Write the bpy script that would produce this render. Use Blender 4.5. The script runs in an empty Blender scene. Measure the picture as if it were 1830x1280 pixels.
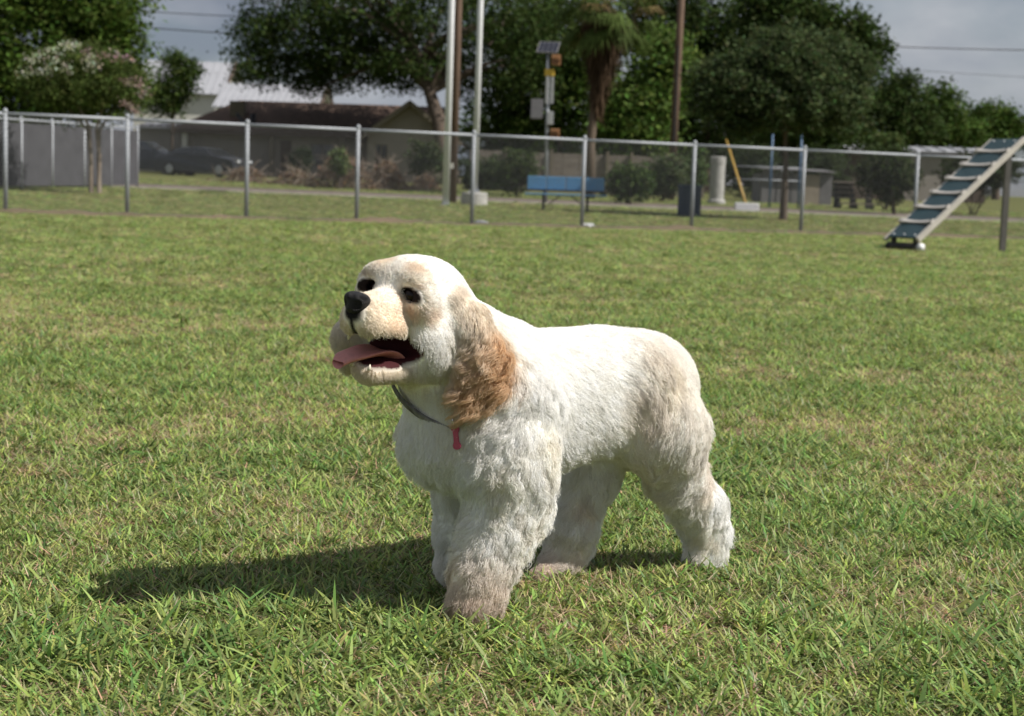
import bpy, bmesh, math, random, time
import numpy as np
from mathutils import Vector, Matrix, Euler
from mathutils.kdtree import KDTree

scene = bpy.context.scene
C = scene.collection
R = math.radians
PI = math.pi
rng = np.random.default_rng(7)
random.seed(7)

# ------------------------------------------------------------------ camera
FPX, CAM_H = 2700.0, 0.55          # focal length in pixels of the 1830 wide photograph, eye height
PITCH, ROLL = math.atan((640 - 350) / FPX), math.atan(0.0327)
_fw = np.array([0, math.cos(PITCH), -math.sin(PITCH)])
_U = np.array([0, math.sin(PITCH), math.cos(PITCH)])
_X = np.array([1.0, 0, 0])
_up = math.cos(ROLL) * _U - math.sin(ROLL) * _X
_rt = math.cos(ROLL) * _X + math.sin(ROLL) * _U
CAM = np.array([0, 0, CAM_H])
cam_data = bpy.data.cameras.new('camera')
cam = bpy.data.objects.new('camera', cam_data)
C.objects.link(cam)
cam.matrix_world = Matrix([[_rt[i], _up[i], -_fw[i], CAM[i]] for i in range(3)] + [[0, 0, 0, 1]])
cam_data.sensor_width = 36
cam_data.lens = 36 * FPX / 1830
cam_data.clip_start, cam_data.clip_end = 0.05, 3000
cam_data.dof.use_dof = True
cam_data.dof.focus_distance = 2.0
cam_data.dof.aperture_fstop = 10.0
scene.camera = cam

# ------------------------------------------------------------------ sky, sun, exposure
SUN_EL, SUN_AZ = R(48), R(107)     # azimuth clockwise from +Y
world = bpy.data.worlds.new('World')
scene.world = world
world.use_nodes = True
wn = world.node_tree
wn.nodes.clear()
def _n(tree, kind, **kw):
    n = tree.nodes.new(kind)
    for k, v in kw.items():
        setattr(n, k, v)
    return n
w_out = _n(wn, 'ShaderNodeOutputWorld')
w_bg = _n(wn, 'ShaderNodeBackground')
w_bg.inputs['Strength'].default_value = 0.085
w_sky = _n(wn, 'ShaderNodeTexSky', sky_type='NISHITA', sun_disc=False, sun_elevation=SUN_EL, sun_rotation=SUN_AZ,
           air_density=1.0, dust_density=1.5, ozone_density=1.0)
w_tc = _n(wn, 'ShaderNodeTexCoord')
w_sep = _n(wn, 'ShaderNodeSeparateXYZ')
wn.links.new(w_tc.outputs['Generated'], w_sep.inputs[0])
w_add = _n(wn, 'ShaderNodeMath', operation='ADD'); w_add.inputs[1].default_value = 0.40
w_max = _n(wn, 'ShaderNodeMath', operation='MAXIMUM'); w_max.inputs[1].default_value = 0.02
wn.links.new(w_sep.outputs['Z'], w_add.inputs[0]); wn.links.new(w_add.outputs[0], w_max.inputs[0])
w_dx = _n(wn, 'ShaderNodeMath', operation='DIVIDE'); w_dy = _n(wn, 'ShaderNodeMath', operation='DIVIDE')
wn.links.new(w_sep.outputs['X'], w_dx.inputs[0]); wn.links.new(w_max.outputs[0], w_dx.inputs[1])
wn.links.new(w_sep.outputs['Y'], w_dy.inputs[0]); wn.links.new(w_max.outputs[0], w_dy.inputs[1])
w_cmb = _n(wn, 'ShaderNodeCombineXYZ')
wn.links.new(w_dx.outputs[0], w_cmb.inputs[0]); wn.links.new(w_dy.outputs[0], w_cmb.inputs[1])
w_noise = _n(wn, 'ShaderNodeTexNoise'); w_noise.inputs['Scale'].default_value = 1.15
w_noise.inputs['Detail'].default_value = 7; w_noise.inputs['Roughness'].default_value = 0.55
w_noise.inputs['Distortion'].default_value = 0.3
wn.links.new(w_cmb.outputs[0], w_noise.inputs['Vector'])
w_r1 = _n(wn, 'ShaderNodeMapRange'); w_r1.inputs[1].default_value = 0.28; w_r1.inputs[2].default_value = 0.54
w_r1.interpolation_type = 'SMOOTHSTEP'
wn.links.new(w_noise.outputs['Fac'], w_r1.inputs[0])
w_noise2 = _n(wn, 'ShaderNodeTexNoise'); w_noise2.inputs['Scale'].default_value = 2.3
w_noise2.inputs['Detail'].default_value = 5
wn.links.new(w_cmb.outputs[0], w_noise2.inputs['Vector'])
w_ramp = _n(wn, 'ShaderNodeValToRGB')
w_ramp.color_ramp.elements[0].position = 0.38; w_ramp.color_ramp.elements[0].color = (0.195, 0.225, 0.28, 1)
w_ramp.color_ramp.elements[1].position = 0.64; w_ramp.color_ramp.elements[1].color = (0.48, 0.49, 0.515, 1)
wn.links.new(w_noise2.outputs['Fac'], w_ramp.inputs[0])
w_gain = _n(wn, 'ShaderNodeVectorMath', operation='SCALE'); w_gain.inputs['Scale'].default_value = 10.0
wn.links.new(w_ramp.outputs[0], w_gain.inputs[0])
w_skyd = _n(wn, 'ShaderNodeVectorMath', operation='SCALE'); w_skyd.inputs['Scale'].default_value = 0.62
wn.links.new(w_sky.outputs[0], w_skyd.inputs[0])
w_mix = _n(wn, 'ShaderNodeMix', data_type='RGBA')
wn.links.new(w_r1.outputs[0], w_mix.inputs[0])
wn.links.new(w_skyd.outputs[0], w_mix.inputs[6]); wn.links.new(w_gain.outputs[0], w_mix.inputs[7])
wn.links.new(w_mix.outputs[2], w_bg.inputs['Color'])
wn.links.new(w_bg.outputs[0], w_out.inputs[0])

sun_data = bpy.data.lights.new('sun', 'SUN')
sun_data.energy = 4.7
sun_data.angle = R(0.6)
sun_data.color = (1.0, 0.955, 0.89)
sun = bpy.data.objects.new('sun', sun_data)
C.objects.link(sun)
SUN_DIR = Vector((math.sin(SUN_AZ) * math.cos(SUN_EL), math.cos(SUN_AZ) * math.cos(SUN_EL), math.sin(SUN_EL)))
sun.rotation_euler = SUN_DIR.to_track_quat('Z', 'Y').to_euler()
sun.location = (8, -6, 12)

scene.view_settings.view_transform = 'Standard'
scene.view_settings.look = 'None'
scene.view_settings.exposure = 0.45
scene.view_settings.gamma = 1.0
scene.view_settings.use_curve_mapping = False
scene.render.engine = 'CYCLES'
scene.cycles.use_denoising = True
scene.cycles.denoiser = 'OPENIMAGEDENOISE'
scene.cycles.max_bounces = 8
scene.cycles.transparent_max_bounces = 12
scene.cycles.caustics_reflective = False
scene.cycles.caustics_refractive = False

# ------------------------------------------------------------------ helpers: from a place in the photograph to a place in the field
def ray(px, py):
    return _rt * (px - 915) / FPX + _up * (640 - py) / FPX + _fw
def at(px, py, Y):
    r = ray(px, py); return CAM + r * (Y / r[1])
def on_z(px, py, z=0.0):
    r = ray(px, py); return CAM + r * ((z - CAM_H) / r[2])
def smooth01(t):
    t = np.clip(t, 0, 1); return t * t * (3 - 2 * t)
FENCE_A, FENCE_B = np.array([-8.35, 24.9]), np.array([5.65, 29.6])      # ends of the straight fence line
_fd = (FENCE_B - FENCE_A) / np.linalg.norm(FENCE_B - FENCE_A)
_fn = np.array([-_fd[1], _fd[0]])
def fence_side(x, y):                                                    # metres beyond the fence line
    return (x - FENCE_A[0]) * _fn[0] + (y - FENCE_A[1]) * _fn[1]
def ground_z(x, y):
    s = np.asarray(fence_side(x, y), float)
    g = np.where(s > 0.3, 0.0205 * (s - 0.3), 0.0)
    return np.where(s > 110, 0.0205 * 109.7, g)
def gz(x, y): return float(ground_z(x, y))

# ------------------------------------------------------------------ helpers: objects
def tag(o, label=None, cat=None, group=None, kind=None):
    if label: o['label'] = label
    if cat: o['category'] = cat
    if group: o['group'] = group
    if kind: o['kind'] = kind
    return o
def empty(name, loc=(0, 0, 0), rz=0.0):
    o = bpy.data.objects.new(name, None); C.objects.link(o)
    o.location = loc; o.rotation_euler = (0, 0, rz); o.empty_display_size = 0.2
    return o
def link(name, me, mat=None, parent=None, smooth=False, loc=None):
    o = bpy.data.objects.new(name, me); C.objects.link(o)
    if mat is not None and not me.materials: me.materials.append(mat)
    if smooth: me.polygons.foreach_set('use_smooth', np.ones(len(me.polygons), bool))
    if parent is not None: o.parent = parent
    if loc is not None: o.location = loc
    return o
def mesh_np(name, verts, faces):
    """faces: (n,k) array, all the same size"""
    verts = np.asarray(verts, np.float32); faces = np.asarray(faces, np.int32)
    me = bpy.data.meshes.new(name); n, k = faces.shape
    me.vertices.add(len(verts)); me.vertices.foreach_set('co', verts.ravel())
    me.loops.add(n * k); me.loops.foreach_set('vertex_index', faces.ravel())
    me.polygons.add(n); me.polygons.foreach_set('loop_start', np.arange(0, n * k, k, dtype=np.int32))
    try: me.polygons.foreach_set('loop_total', np.full(n, k, np.int32))
    except Exception: pass
    me.update(calc_edges=True)
    return me
def vcol(me, cols, name='Col'):
    a = me.color_attributes.new(name, 'FLOAT_COLOR', 'POINT')
    c = np.ones((len(me.vertices), 4), np.float32); c[:, :3] = cols
    a.data.foreach_set('color', c.ravel())

class MB:
    """collects boxes, bars, tubes and lathes into one mesh"""
    def __init__(s): s.v, s.f = [], []
    def add(s, vs, fs):
        b = len(s.v); s.v += [tuple(map(float, v)) for v in vs]; s.f += [tuple(i + b for i in f) for f in fs]; return s
    def box(s, lo, hi):
        x0, y0, z0 = lo; x1, y1, z1 = hi
        return s.add([(x0, y0, z0), (x1, y0, z0), (x1, y1, z0), (x0, y1, z0), (x0, y0, z1), (x1, y0, z1), (x1, y1, z1), (x0, y1, z1)],
                     [(0, 3, 2, 1), (4, 5, 6, 7), (0, 1, 5, 4), (1, 2, 6, 5), (2, 3, 7, 6), (3, 0, 4, 7)])
    def bar(s, a, b, w, h, up=(0, 0, 1)):
        a, b = Vector(a), Vector(b); d = (b - a).normalized(); up = Vector(up)
        if abs(d.dot(up)) > 0.98: up = Vector((0, 1, 0))
        x = d.cross(up).normalized() * w / 2; y = x.cross(d).normalized() * h / 2
        vs = [a - x - y, a + x - y, a + x + y, a - x + y, b - x - y, b + x - y, b + x + y, b - x + y]
        return s.add(vs, [(0, 1, 2, 3), (7, 6, 5, 4), (0, 4, 5, 1), (1, 5, 6, 2), (2, 6, 7, 3), (3, 7, 4, 0)])
    def tube(s, pts, rad, n=8, cap=True):
        pts = [Vector(p) for p in pts]; m = len(pts)
        rad = [rad] * m if not hasattr(rad, '__len__') else rad
        up = Vector((0, 0, 1)); vs, fs = [], []
        prev = None
        for i, p in enumerate(pts):
            d = (pts[min(i + 1, m - 1)] - pts[max(i - 1, 0)]).normalized()
            if prev is None:
                x = d.orthogonal().normalized()
            else:
                x = (prev - d * prev.dot(d)).normalized()
            prev = x; y = d.cross(x)
            for k in range(n):
                t = 2 * PI * k / n; vs.append(p + (x * math.cos(t) + y * math.sin(t)) * rad[i])
        for i in range(m - 1):
            for k in range(n):
                k2 = (k + 1) % n; fs.append((i * n + k, i * n + k2, (i + 1) * n + k2, (i + 1) * n + k))
        if cap:
            fs.append(tuple(range(n - 1, -1, -1))); fs.append(tuple((m - 1) * n + k for k in range(n)))
        return s.add(vs, fs)
    def lathe(s, prof, n=20, c=(0, 0, 0)):
        vs, fs = [], []
        for r_, z in prof:
            for k in range(n):
                t = 2 * PI * k / n; vs.append((c[0] + r_ * math.cos(t), c[1] + r_ * math.sin(t), c[2] + z))
        for i in range(len(prof) - 1):
            for k in range(n):
                k2 = (k + 1) % n; fs.append((i * n + k, i * n + k2, (i + 1) * n + k2, (i + 1) * n + k))
        fs.append(tuple(range(n - 1, -1, -1))); fs.append(tuple((len(prof) - 1) * n + k for k in range(n)))
        return s.add(vs, fs)
    def poly(s, vs): return s.add(vs, [tuple(range(len(vs)))])
    def prism(s, outline, d):
        n = len(outline); d = Vector(d); vs = [Vector(p) for p in outline] + [Vector(p) + d for p in outline]
        return s.add(vs, [tuple(range(n - 1, -1, -1)), tuple(range(n, 2 * n))] + [(i, (i + 1) % n, n + (i + 1) % n, n + i) for i in range(n)])
    def mesh(s, name):
        me = bpy.data.meshes.new(name); me.from_pydata(s.v, [], s.f); me.update(); return me
    def build(s, name, mat=None, parent=None, smooth=False, loc=None, bevel=0.0):
        o = link(name, s.mesh(name), mat, parent, smooth, loc)
        bm = bmesh.new(); bm.from_mesh(o.data); bmesh.ops.recalc_face_normals(bm, faces=bm.faces)
        if bevel: bmesh.ops.bevel(bm, geom=list(bm.edges), offset=bevel, segments=2, affect='EDGES', profile=0.5)
        bm.to_mesh(o.data); bm.free()
        if smooth: o.data.polygons.foreach_set('use_smooth', np.ones(len(o.data.polygons), bool))
        return o

# ------------------------------------------------------------------ helpers: materials
M = {}
def mat(name, col, rough=0.7, metal=0.0, var=0.0, scale=8.0, bump=0.0, bscale=60.0, spec=0.5, col2=None, detail=6, stretch=(1, 1, 1)):
    """principled surface with a noise mix between two colours and fine relief, in object space"""
    m = bpy.data.materials.new(name); m.use_nodes = True; t = m.node_tree; b = t.nodes['Principled BSDF']
    b.inputs['Roughness'].default_value = rough; b.inputs['Metallic'].default_value = metal
    b.inputs['Specular IOR Level'].default_value = spec
    col = tuple(col)
    tc = _n(t, 'ShaderNodeTexCoord'); mp = _n(t, 'ShaderNodeMapping'); mp.inputs['Scale'].default_value = stretch
    t.links.new(tc.outputs['Object'], mp.inputs[0])
    if var or col2:
        c2 = col2 if col2 else tuple(max(0, c * (1 - var)) for c in col)
        no = _n(t, 'ShaderNodeTexNoise'); no.inputs['Scale'].default_value = scale; no.inputs['Detail'].default_value = detail
        no.inputs['Roughness'].default_value = 0.65
        t.links.new(mp.outputs[0], no.inputs['Vector'])
        rp = _n(t, 'ShaderNodeValToRGB'); rp.color_ramp.elements[0].position = 0.32; rp.color_ramp.elements[1].position = 0.68
        rp.color_ramp.elements[0].color = (*c2, 1); rp.color_ramp.elements[1].color = (*col, 1)
        t.links.new(no.outputs['Fac'], rp.inputs[0]); t.links.new(rp.outputs[0], b.inputs['Base Color'])
    else:
        b.inputs['Base Color'].default_value = (*col, 1)
    if bump:
        n2 = _n(t, 'ShaderNodeTexNoise'); n2.inputs['Scale'].default_value = bscale; n2.inputs['Detail'].default_value = 4
        t.links.new(mp.outputs[0], n2.inputs['Vector'])
        bp = _n(t, 'ShaderNodeBump'); bp.inputs['Strength'].default_value = bump; bp.inputs['Distance'].default_value = 0.02
        t.links.new(n2.outputs['Fac'], bp.inputs['Height']); t.links.new(bp.outputs[0], b.inputs['Normal'])
    M[name] = m
    return m
def attr_mat(name, attr='Col', rough=0.8, spec=0.2, trans=0.0, sss=0.0):
    m = bpy.data.materials.new(name); m.use_nodes = True; t = m.node_tree; b = t.nodes['Principled BSDF']
    b.inputs['Roughness'].default_value = rough; b.inputs['Specular IOR Level'].default_value = spec
    a = _n(t, 'ShaderNodeAttribute', attribute_name=attr); t.links.new(a.outputs['Color'], b.inputs['Base Color'])
    if trans:
        tr = _n(t, 'ShaderNodeBsdfTranslucent'); mx = _n(t, 'ShaderNodeMixShader'); mx.inputs[0].default_value = trans
        t.links.new(a.outputs['Color'], tr.inputs[0]); t.links.new(b.outputs[0], mx.inputs[1]); t.links.new(tr.outputs[0], mx.inputs[2])
        t.links.new(mx.outputs[0], t.nodes['Material Output'].inputs[0])
    M[name] = m
    return m
# ================================================================== ground
def ground_mat():
    m = bpy.data.materials.new('lawn_soil'); m.use_nodes = True; t = m.node_tree; b = t.nodes['Principled BSDF']
    b.inputs['Roughness'].default_value = 0.95; b.inputs['Specular IOR Level'].default_value = 0.1
    g = _n(t, 'ShaderNodeNewGeometry')
    n1 = _n(t, 'ShaderNodeTexNoise'); n1.inputs['Scale'].default_value = 0.55; n1.inputs['Detail'].default_value = 8; n1.inputs['Roughness'].default_value = .7
    n2 = _n(t, 'ShaderNodeTexNoise'); n2.inputs['Scale'].default_value = 45; n2.inputs['Detail'].default_value = 5
    t.links.new(g.outputs['Position'], n1.inputs['Vector']); t.links.new(g.outputs['Position'], n2.inputs['Vector'])
    r1 = _n(t, 'ShaderNodeValToRGB'); e = r1.color_ramp.elements
    e[0].position = .33; e[0].color = (.080, .110, .026, 1); e[1].position = .66; e[1].color = (.14, .155, .05, 1)
    t.links.new(n1.outputs['Fac'], r1.inputs[0])
    r2 = _n(t, 'ShaderNodeValToRGB'); e = r2.color_ramp.elements
    e[0].position = .3; e[0].color = (.055, .045, .022, 1); e[1].position = .7; e[1].color = (.17, .14, .075, 1)
    t.links.new(n2.outputs['Fac'], r2.inputs[0])
    mx = _n(t, 'ShaderNodeMix', data_type='RGBA'); mx.inputs[0].default_value = .38
    t.links.new(r1.outputs[0], mx.inputs[6]); t.links.new(r2.outputs[0], mx.inputs[7]); t.links.new(mx.outputs[2], b.inputs['Base Color'])
    bp = _n(t, 'ShaderNodeBump'); bp.inputs['Strength'].default_value = .8; bp.inputs['Distance'].default_value = .02
    t.links.new(n2.outputs['Fac'], bp.inputs['Height']); t.links.new(bp.outputs[0], b.inputs['Normal'])
    return m
xs = np.unique(np.concatenate([np.linspace(-600, -40, 15), np.linspace(-40, 45, 86), np.linspace(45, 600, 15)]))
ys = np.unique(np.concatenate([np.linspace(-60, 14, 19), np.linspace(14, 50, 73), np.linspace(50, 150, 41), np.linspace(150, 1500, 15)]))
GX, GY = np.meshgrid(xs, ys, indexing='ij')
GV = np.stack([GX, GY, ground_z(GX, GY)], -1).reshape(-1, 3)
ii = np.arange(len(xs) * len(ys)).reshape(len(xs), len(ys))
GF = np.stack([ii[:-1, :-1], ii[1:, :-1], ii[1:, 1:], ii[:-1, 1:]], -1).reshape(-1, 4)
tag(link('lawn_ground', mesh_np('lawn_ground', GV, GF), ground_mat(), None, True), kind='structure')

# strips that follow the ground: dirt under the fence, kerb line and road beyond
def strip(name, m, x0, x1, y_of, w, lift, step=2.0, thick=0.0, wob=0.0):
    n = int((x1 - x0) / step) + 1; vs = []
    for i in range(n):
        x = x0 + (x1 - x0) * i / (n - 1); y = y_of(x); a = w * (1 + wob * math.sin(i * 1.7) * .6 + wob * math.sin(i * .61 + 1) * .6)
        for yy, up_ in ((y, 1), (y + a, 1), (y, 0), (y + a, 0)):
            vs.append((x, yy, gz(x, yy) + (lift + thick if up_ else lift - .05)))
    fs = []
    for i in range(n - 1):
        a, b = 4 * i, 4 * (i + 1)
        fs += [(a, b, b + 1, a + 1), (a + 2, b + 2, b, a), (a + 1, b + 1, b + 3, a + 3)]
    o = link(name, mesh_np(name, vs, fs), m); tag(o, kind='structure'); return o
def fence_y(x): return FENCE_A[1] + (x - FENCE_A[0]) * _fd[1] / _fd[0]
mat('dirt', (.15, .105, .07), rough=.95, col2=(.075, .07, .032), scale=1.6, bump=.6, bscale=40)
mat('road_surface', (.165, .125, .105), rough=.9, col2=(.11, .09, .075), scale=1.2, bump=.4, bscale=30)
mat('kerb_concrete', (.30, .29, .22), rough=.85, col2=(.16, .17, .10), scale=3, bump=.3)
def dirt_ridge():
    vs, fs = [], []; n, prof = 260, ((-.42, -.02), (-.22, .045), (-.05, .085), (.12, .095), (.32, .06), (.55, -.02)); m_ = len(prof)
    for i in range(n):
        x = -28 + 54 * i / (n - 1); y = fence_y(x); h_ = .55 + .35 * math.sin(i * .37) * math.sin(i * .11 + 1) + .25 * random.uniform(-1, 1)
        for s_, z_ in prof:
            px_, py_ = x + _fn[0] * s_, y + _fn[1] * s_; vs.append((px_, py_, gz(px_, py_) + (z_ * h_ if z_ > 0 else z_) + random.uniform(-.008, .008)))
    for i in range(n - 1):
        for k in range(m_ - 1): fs.append((i * m_ + k, (i + 1) * m_ + k, (i + 1) * m_ + k + 1, i * m_ + k + 1))
    tag(link('dirt_ridge', mesh_np('dirt_ridge', vs, fs), M['dirt'], None, True), kind='structure')
dirt_ridge()
ROAD_Y = lambda x: 45.6 + .02 * x
strip('kerb', M['kerb_concrete'], -45, 70, lambda x: ROAD_Y(x) - .2, .18, .0, 3, .04)
strip('road', M['road_surface'], -45, 70, ROAD_Y, 6.0, .004, 3)

# ---- grass: small clumps of real blades, spread over the lawn
def blade(L, w, lean, az, curve, x=0, y=0, n=4, twist=0.0):
    vs = []; d = np.array([math.cos(az), math.sin(az), 0]); sdv = np.array([-math.sin(az + twist), math.cos(az + twist), 0])
    p = np.array([x, y, 0.0]); th = lean
    for i in range(n + 1):
        t = i / n; ww = w * (1 - t ** 2.2) * (0.75 + .25 * min(1, t * 4)) + .0002
        vs += [p - sdv * ww / 2, p + sdv * ww / 2]
        th = min(lean + curve * t, 1.9); p = p + L / n * (d * math.sin(th) + np.array([0, 0, math.cos(th)]))
    return vs
def grass_clump(name, spec, r_, seed):
    """spec: list of (count, length, width, lean0, lean1, curve, colour, variation)"""
    g = np.random.default_rng(seed); V, Fc, Cl = [], [], []
    for cnt, L, w, l0, l1, cv, colr, var in spec:
        for _ in range(cnt):
            b = len(V); vs = blade(L * g.uniform(.55, 1.15), w * g.uniform(.7, 1.2), g.uniform(l0, l1), g.uniform(0, 2 * PI), g.uniform(.2, 1) * cv,
                                   *(g.normal(size=2) * r_), n=3, twist=g.uniform(-.5, .5))
            V += vs; Fc += [(b + 2 * i, b + 2 * i + 1, b + 2 * i + 3, b + 2 * i + 2) for i in range(3)]
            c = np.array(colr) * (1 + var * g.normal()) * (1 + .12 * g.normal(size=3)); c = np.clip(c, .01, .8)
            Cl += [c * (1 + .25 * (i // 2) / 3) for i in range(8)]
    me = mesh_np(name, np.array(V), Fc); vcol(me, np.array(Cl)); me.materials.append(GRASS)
    return me
def grass_mat():
    m = bpy.data.materials.new('grass_blade'); m.use_nodes = True; t = m.node_tree; b = t.nodes['Principled BSDF']
    b.inputs['Roughness'].default_value = .5; b.inputs['Specular IOR Level'].default_value = .3
    a = _n(t, 'ShaderNodeAttribute', attribute_name='Col'); oi = _n(t, 'ShaderNodeObjectInfo'); g = _n(t, 'ShaderNodeNewGeometry')
    hs = _n(t, 'ShaderNodeHueSaturation'); hs.inputs['Saturation'].default_value = .95
    mr = _n(t, 'ShaderNodeMapRange'); mr.inputs[3].default_value = .75; mr.inputs[4].default_value = 1.25
    t.links.new(oi.outputs['Random'], mr.inputs[0]); t.links.new(mr.outputs[0], hs.inputs['Value'])
    n1 = _n(t, 'ShaderNodeTexNoise'); n1.inputs['Scale'].default_value = .45; n1.inputs['Detail'].default_value = 6; n1.inputs['Roughness'].default_value = .7
    mp = _n(t, 'ShaderNodeMapping'); mp.inputs['Scale'].default_value = (.5, 1.3, 1)
    t.links.new(g.outputs['Position'], mp.inputs[0]); t.links.new(mp.outputs[0], n1.inputs['Vector'])
    m2 = _n(t, 'ShaderNodeMapRange'); m2.inputs[1].default_value = .3; m2.inputs[2].default_value = .7; m2.inputs[3].default_value = .482; m2.inputs[4].default_value = .506
    t.links.new(n1.outputs['Fac'], m2.inputs[0]); t.links.new(m2.outputs[0], hs.inputs['Hue'])
    t.links.new(a.outputs['Color'], hs.inputs['Color']); t.links.new(hs.outputs[0], b.inputs['Base Color'])
    tr = _n(t, 'ShaderNodeBsdfTranslucent'); mx = _n(t, 'ShaderNodeMixShader'); mx.inputs[0].default_value = .32
    t.links.new(hs.outputs[0], tr.inputs[0]); t.links.new(b.outputs[0], mx.inputs[1]); t.links.new(tr.outputs[0], mx.inputs[2])
    t.links.new(mx.outputs[0], t.nodes['Material Output'].inputs[0])
    return m
GRASS = grass_mat()
G1, G2, G3, YG, ST, BR = (.160, .232, .048), (.100, .172, .042), (.228, .290, .074), (.305, .31, .088), (.46, .375, .225), (.22, .155, .10)
kinds = []
for sd in range(4):
    kinds.append([(4, .034, .0040, .6, 1.4, .9, G1, .25), (3, .030, .0034, .5, 1.4, .8, G3, .25), (2, .032, .0038, .6, 1.4, .8, G2, .2), (2, .034, .003, .6, 1.5, .8, YG, .25), (4, .035, .0015, .9, 1.55, .4, ST, .25)])
for sd in range(3):
    kinds.append([(3, .028, .0032, .6, 1.45, .9, G3, .25), (2, .032, .003, .6, 1.5, .7, YG, .25), (9, .038, .0016, .9, 1.56, .4, ST, .25), (4, .03, .002, 1.0, 1.56, .3, BR, .3)])
for sd in range(2):
    kinds.append([(6, .064, .0054, .9, 1.45, .6, G2, .15), (4, .045, .005, .6, 1.35, .9, G1, .2), (2, .04, .003, .5, 1.3, .8, G3, .2)])
for sd in range(2):
    kinds.append([(5, .050, .0044, .5, 1.25, .8, G3, .15), (4, .042, .0040, .5, 1.3, .8, G1, .15), (2, .06, .004, .6, 1.4, .5, YG, .2)])
for sd in range(2):
    kinds.append([(13, .017, .0085, .9, 1.5, .5, (.085, .165, .035), .2), (4, .03, .003, .4, 1.3, .8, G1, .2), (2, .034, .0016, .9, 1.5, .4, ST, .2)])
gcol = bpy.data.collections.new('grass_source')
for i, sp in enumerate(kinds):
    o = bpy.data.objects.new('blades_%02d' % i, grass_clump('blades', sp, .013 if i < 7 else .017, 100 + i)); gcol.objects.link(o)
NK = len(kinds)
def vn2(x, y, s, seed):
    P = np.stack([x, y, np.zeros_like(x)], 1); q = P * s + 17.3 * (seed + 1); i = np.floor(q).astype(np.int64); f = q - i; f = f * f * (3 - 2 * f); r_ = 0
    for a in (0, 1):
        for b in (0, 1):
            h = (i[:, 0] + a) * 73856093 ^ (i[:, 1] + b) * 19349663 ^ (seed * 2654435)
            h = (h * 1103515245 + 12345) & 0x7fffffff; h = ((h >> 8) * 69069 + 1) & 0xffff
            r_ = r_ + h / 65535. * (f[:, 0] if a else 1 - f[:, 0]) * (f[:, 1] if b else 1 - f[:, 1])
    return r_
PX, PS, PI_ = [], [], []
def spread(y0, y1, dens, sc, margin=.9):
    hw = lambda y: .345 * y + margin
    area = (hw(y0) + hw(y1)) * (y1 - y0); n = int(area * dens)
    y = y0 + (y1 - y0) * rng.random(n * 2); x = (rng.random(n * 2) * 2 - 1) * hw(y1); k = np.abs(x) < hw(y); x, y = x[k][:n], y[k][:n]
    s = fence_side(x, y); yr = ROAD_Y(0) + .02 * x
    nf = vn2(x, y, 1.1, 5)
    k = (np.abs(s - .05) > .30 + .2 * nf) & ((y < yr - .3) | (y > yr + 6.0)) & (rng.random(len(x)) > .55 * (np.abs(s) < .9)); x, y = x[k], y[k]
    dry = .5 * vn2(x, y, 1.7, 1) + .3 * vn2(x, y, 6, 2) + .2 * vn2(x, y, 20, 3); lush = .6 * vn2(x, y, 2.6, 7) + .4 * vn2(x, y, 9, 8)
    dry = dry - .07 * smooth01((y - 3) / 6)
    u = rng.random(len(x)); idx = rng.integers(0, 4, len(x))
    idx = np.where(u < np.clip((dry - .325) * 2.8, .06, .9), 4 + rng.integers(0, 3, len(x)), idx)
    u = rng.random(len(x)); idx = np.where(u < np.clip((lush - .54) * 1.3, .01, .35), 7 + rng.integers(0, 2, len(x)), idx)
    near = np.clip((1.95 - y) / .35, 0, 1)
    u = rng.random(len(x)); idx = np.where(u < np.clip((lush - .45) * .8, .02, .2) + .14 * near, 9 + rng.integers(0, 2, len(x)), idx)
    weed = vn2(x, y, 2.2, 15) * .6 + vn2(x, y, 8, 16) * .4; idx = np.where(rng.random(len(x)) < np.clip((weed - .60) * 5, 0, .7), 11 + rng.integers(0, 2, len(x)), idx)
    PX.append(np.stack([x, y, ground_z(x, y)], 1)); PI_.append(idx)
    PS.append(sc * (.75 + .5 * rng.random(len(x))) * (.85 + .4 * lush))
spread(1.1, 2.7, 4200, .88, .75); spread(2.7, 4.6, 2600, 1.0); spread(4.6, 8, 900, 1.25); spread(8, 15, 300, 1.7); spread(15, 31, 85, 2.4, 1.5); spread(31, 62, 16, 4.2, 3)
PX, PS, PI_ = np.concatenate(PX), np.concatenate(PS), np.concatenate(PI_)
NG = len(PX)
gm = bpy.data.meshes.new('grass'); gm.vertices.add(NG); gm.vertices.foreach_set('co', PX.astype(np.float32).ravel())
zs = np.minimum(PS, .92 + .1 * PS)
ra = gm.attributes.new('rot', 'FLOAT_VECTOR', 'POINT')
rot = np.stack([rng.normal(size=NG) * .12, rng.normal(size=NG) * .12, rng.random(NG) * 2 * PI], 1)
ra.data.foreach_set('vector', rot.astype(np.float32).ravel())
gm.attributes.new('scl', 'FLOAT_VECTOR', 'POINT').data.foreach_set('vector', np.stack([PS, PS, zs], 1).astype(np.float32).ravel())
gm.attributes.new('idx', 'INT', 'POINT').data.foreach_set('value', PI_.astype(np.int32))
gm.update()
grass = link('lawn_grass', gm); tag(grass, 'short mown green lawn grass mixed with dry straw blades', 'grass', kind='stuff')
ng = bpy.data.node_groups.new('grass_spread', 'GeometryNodeTree')
ng.interface.new_socket('Geometry', in_out='INPUT', socket_type='NodeSocketGeometry')
ng.interface.new_socket('Geometry', in_out='OUTPUT', socket_type='NodeSocketGeometry')
gi, go = ng.nodes.new('NodeGroupInput'), ng.nodes.new('NodeGroupOutput')
ip = ng.nodes.new('GeometryNodeInstanceOnPoints'); ci = ng.nodes.new('GeometryNodeCollectionInfo')
ci.inputs['Collection'].default_value = gcol; ci.inputs['Separate Children'].default_value = True; ci.inputs['Reset Children'].default_value = True
ip.inputs['Pick Instance'].default_value = True
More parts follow.
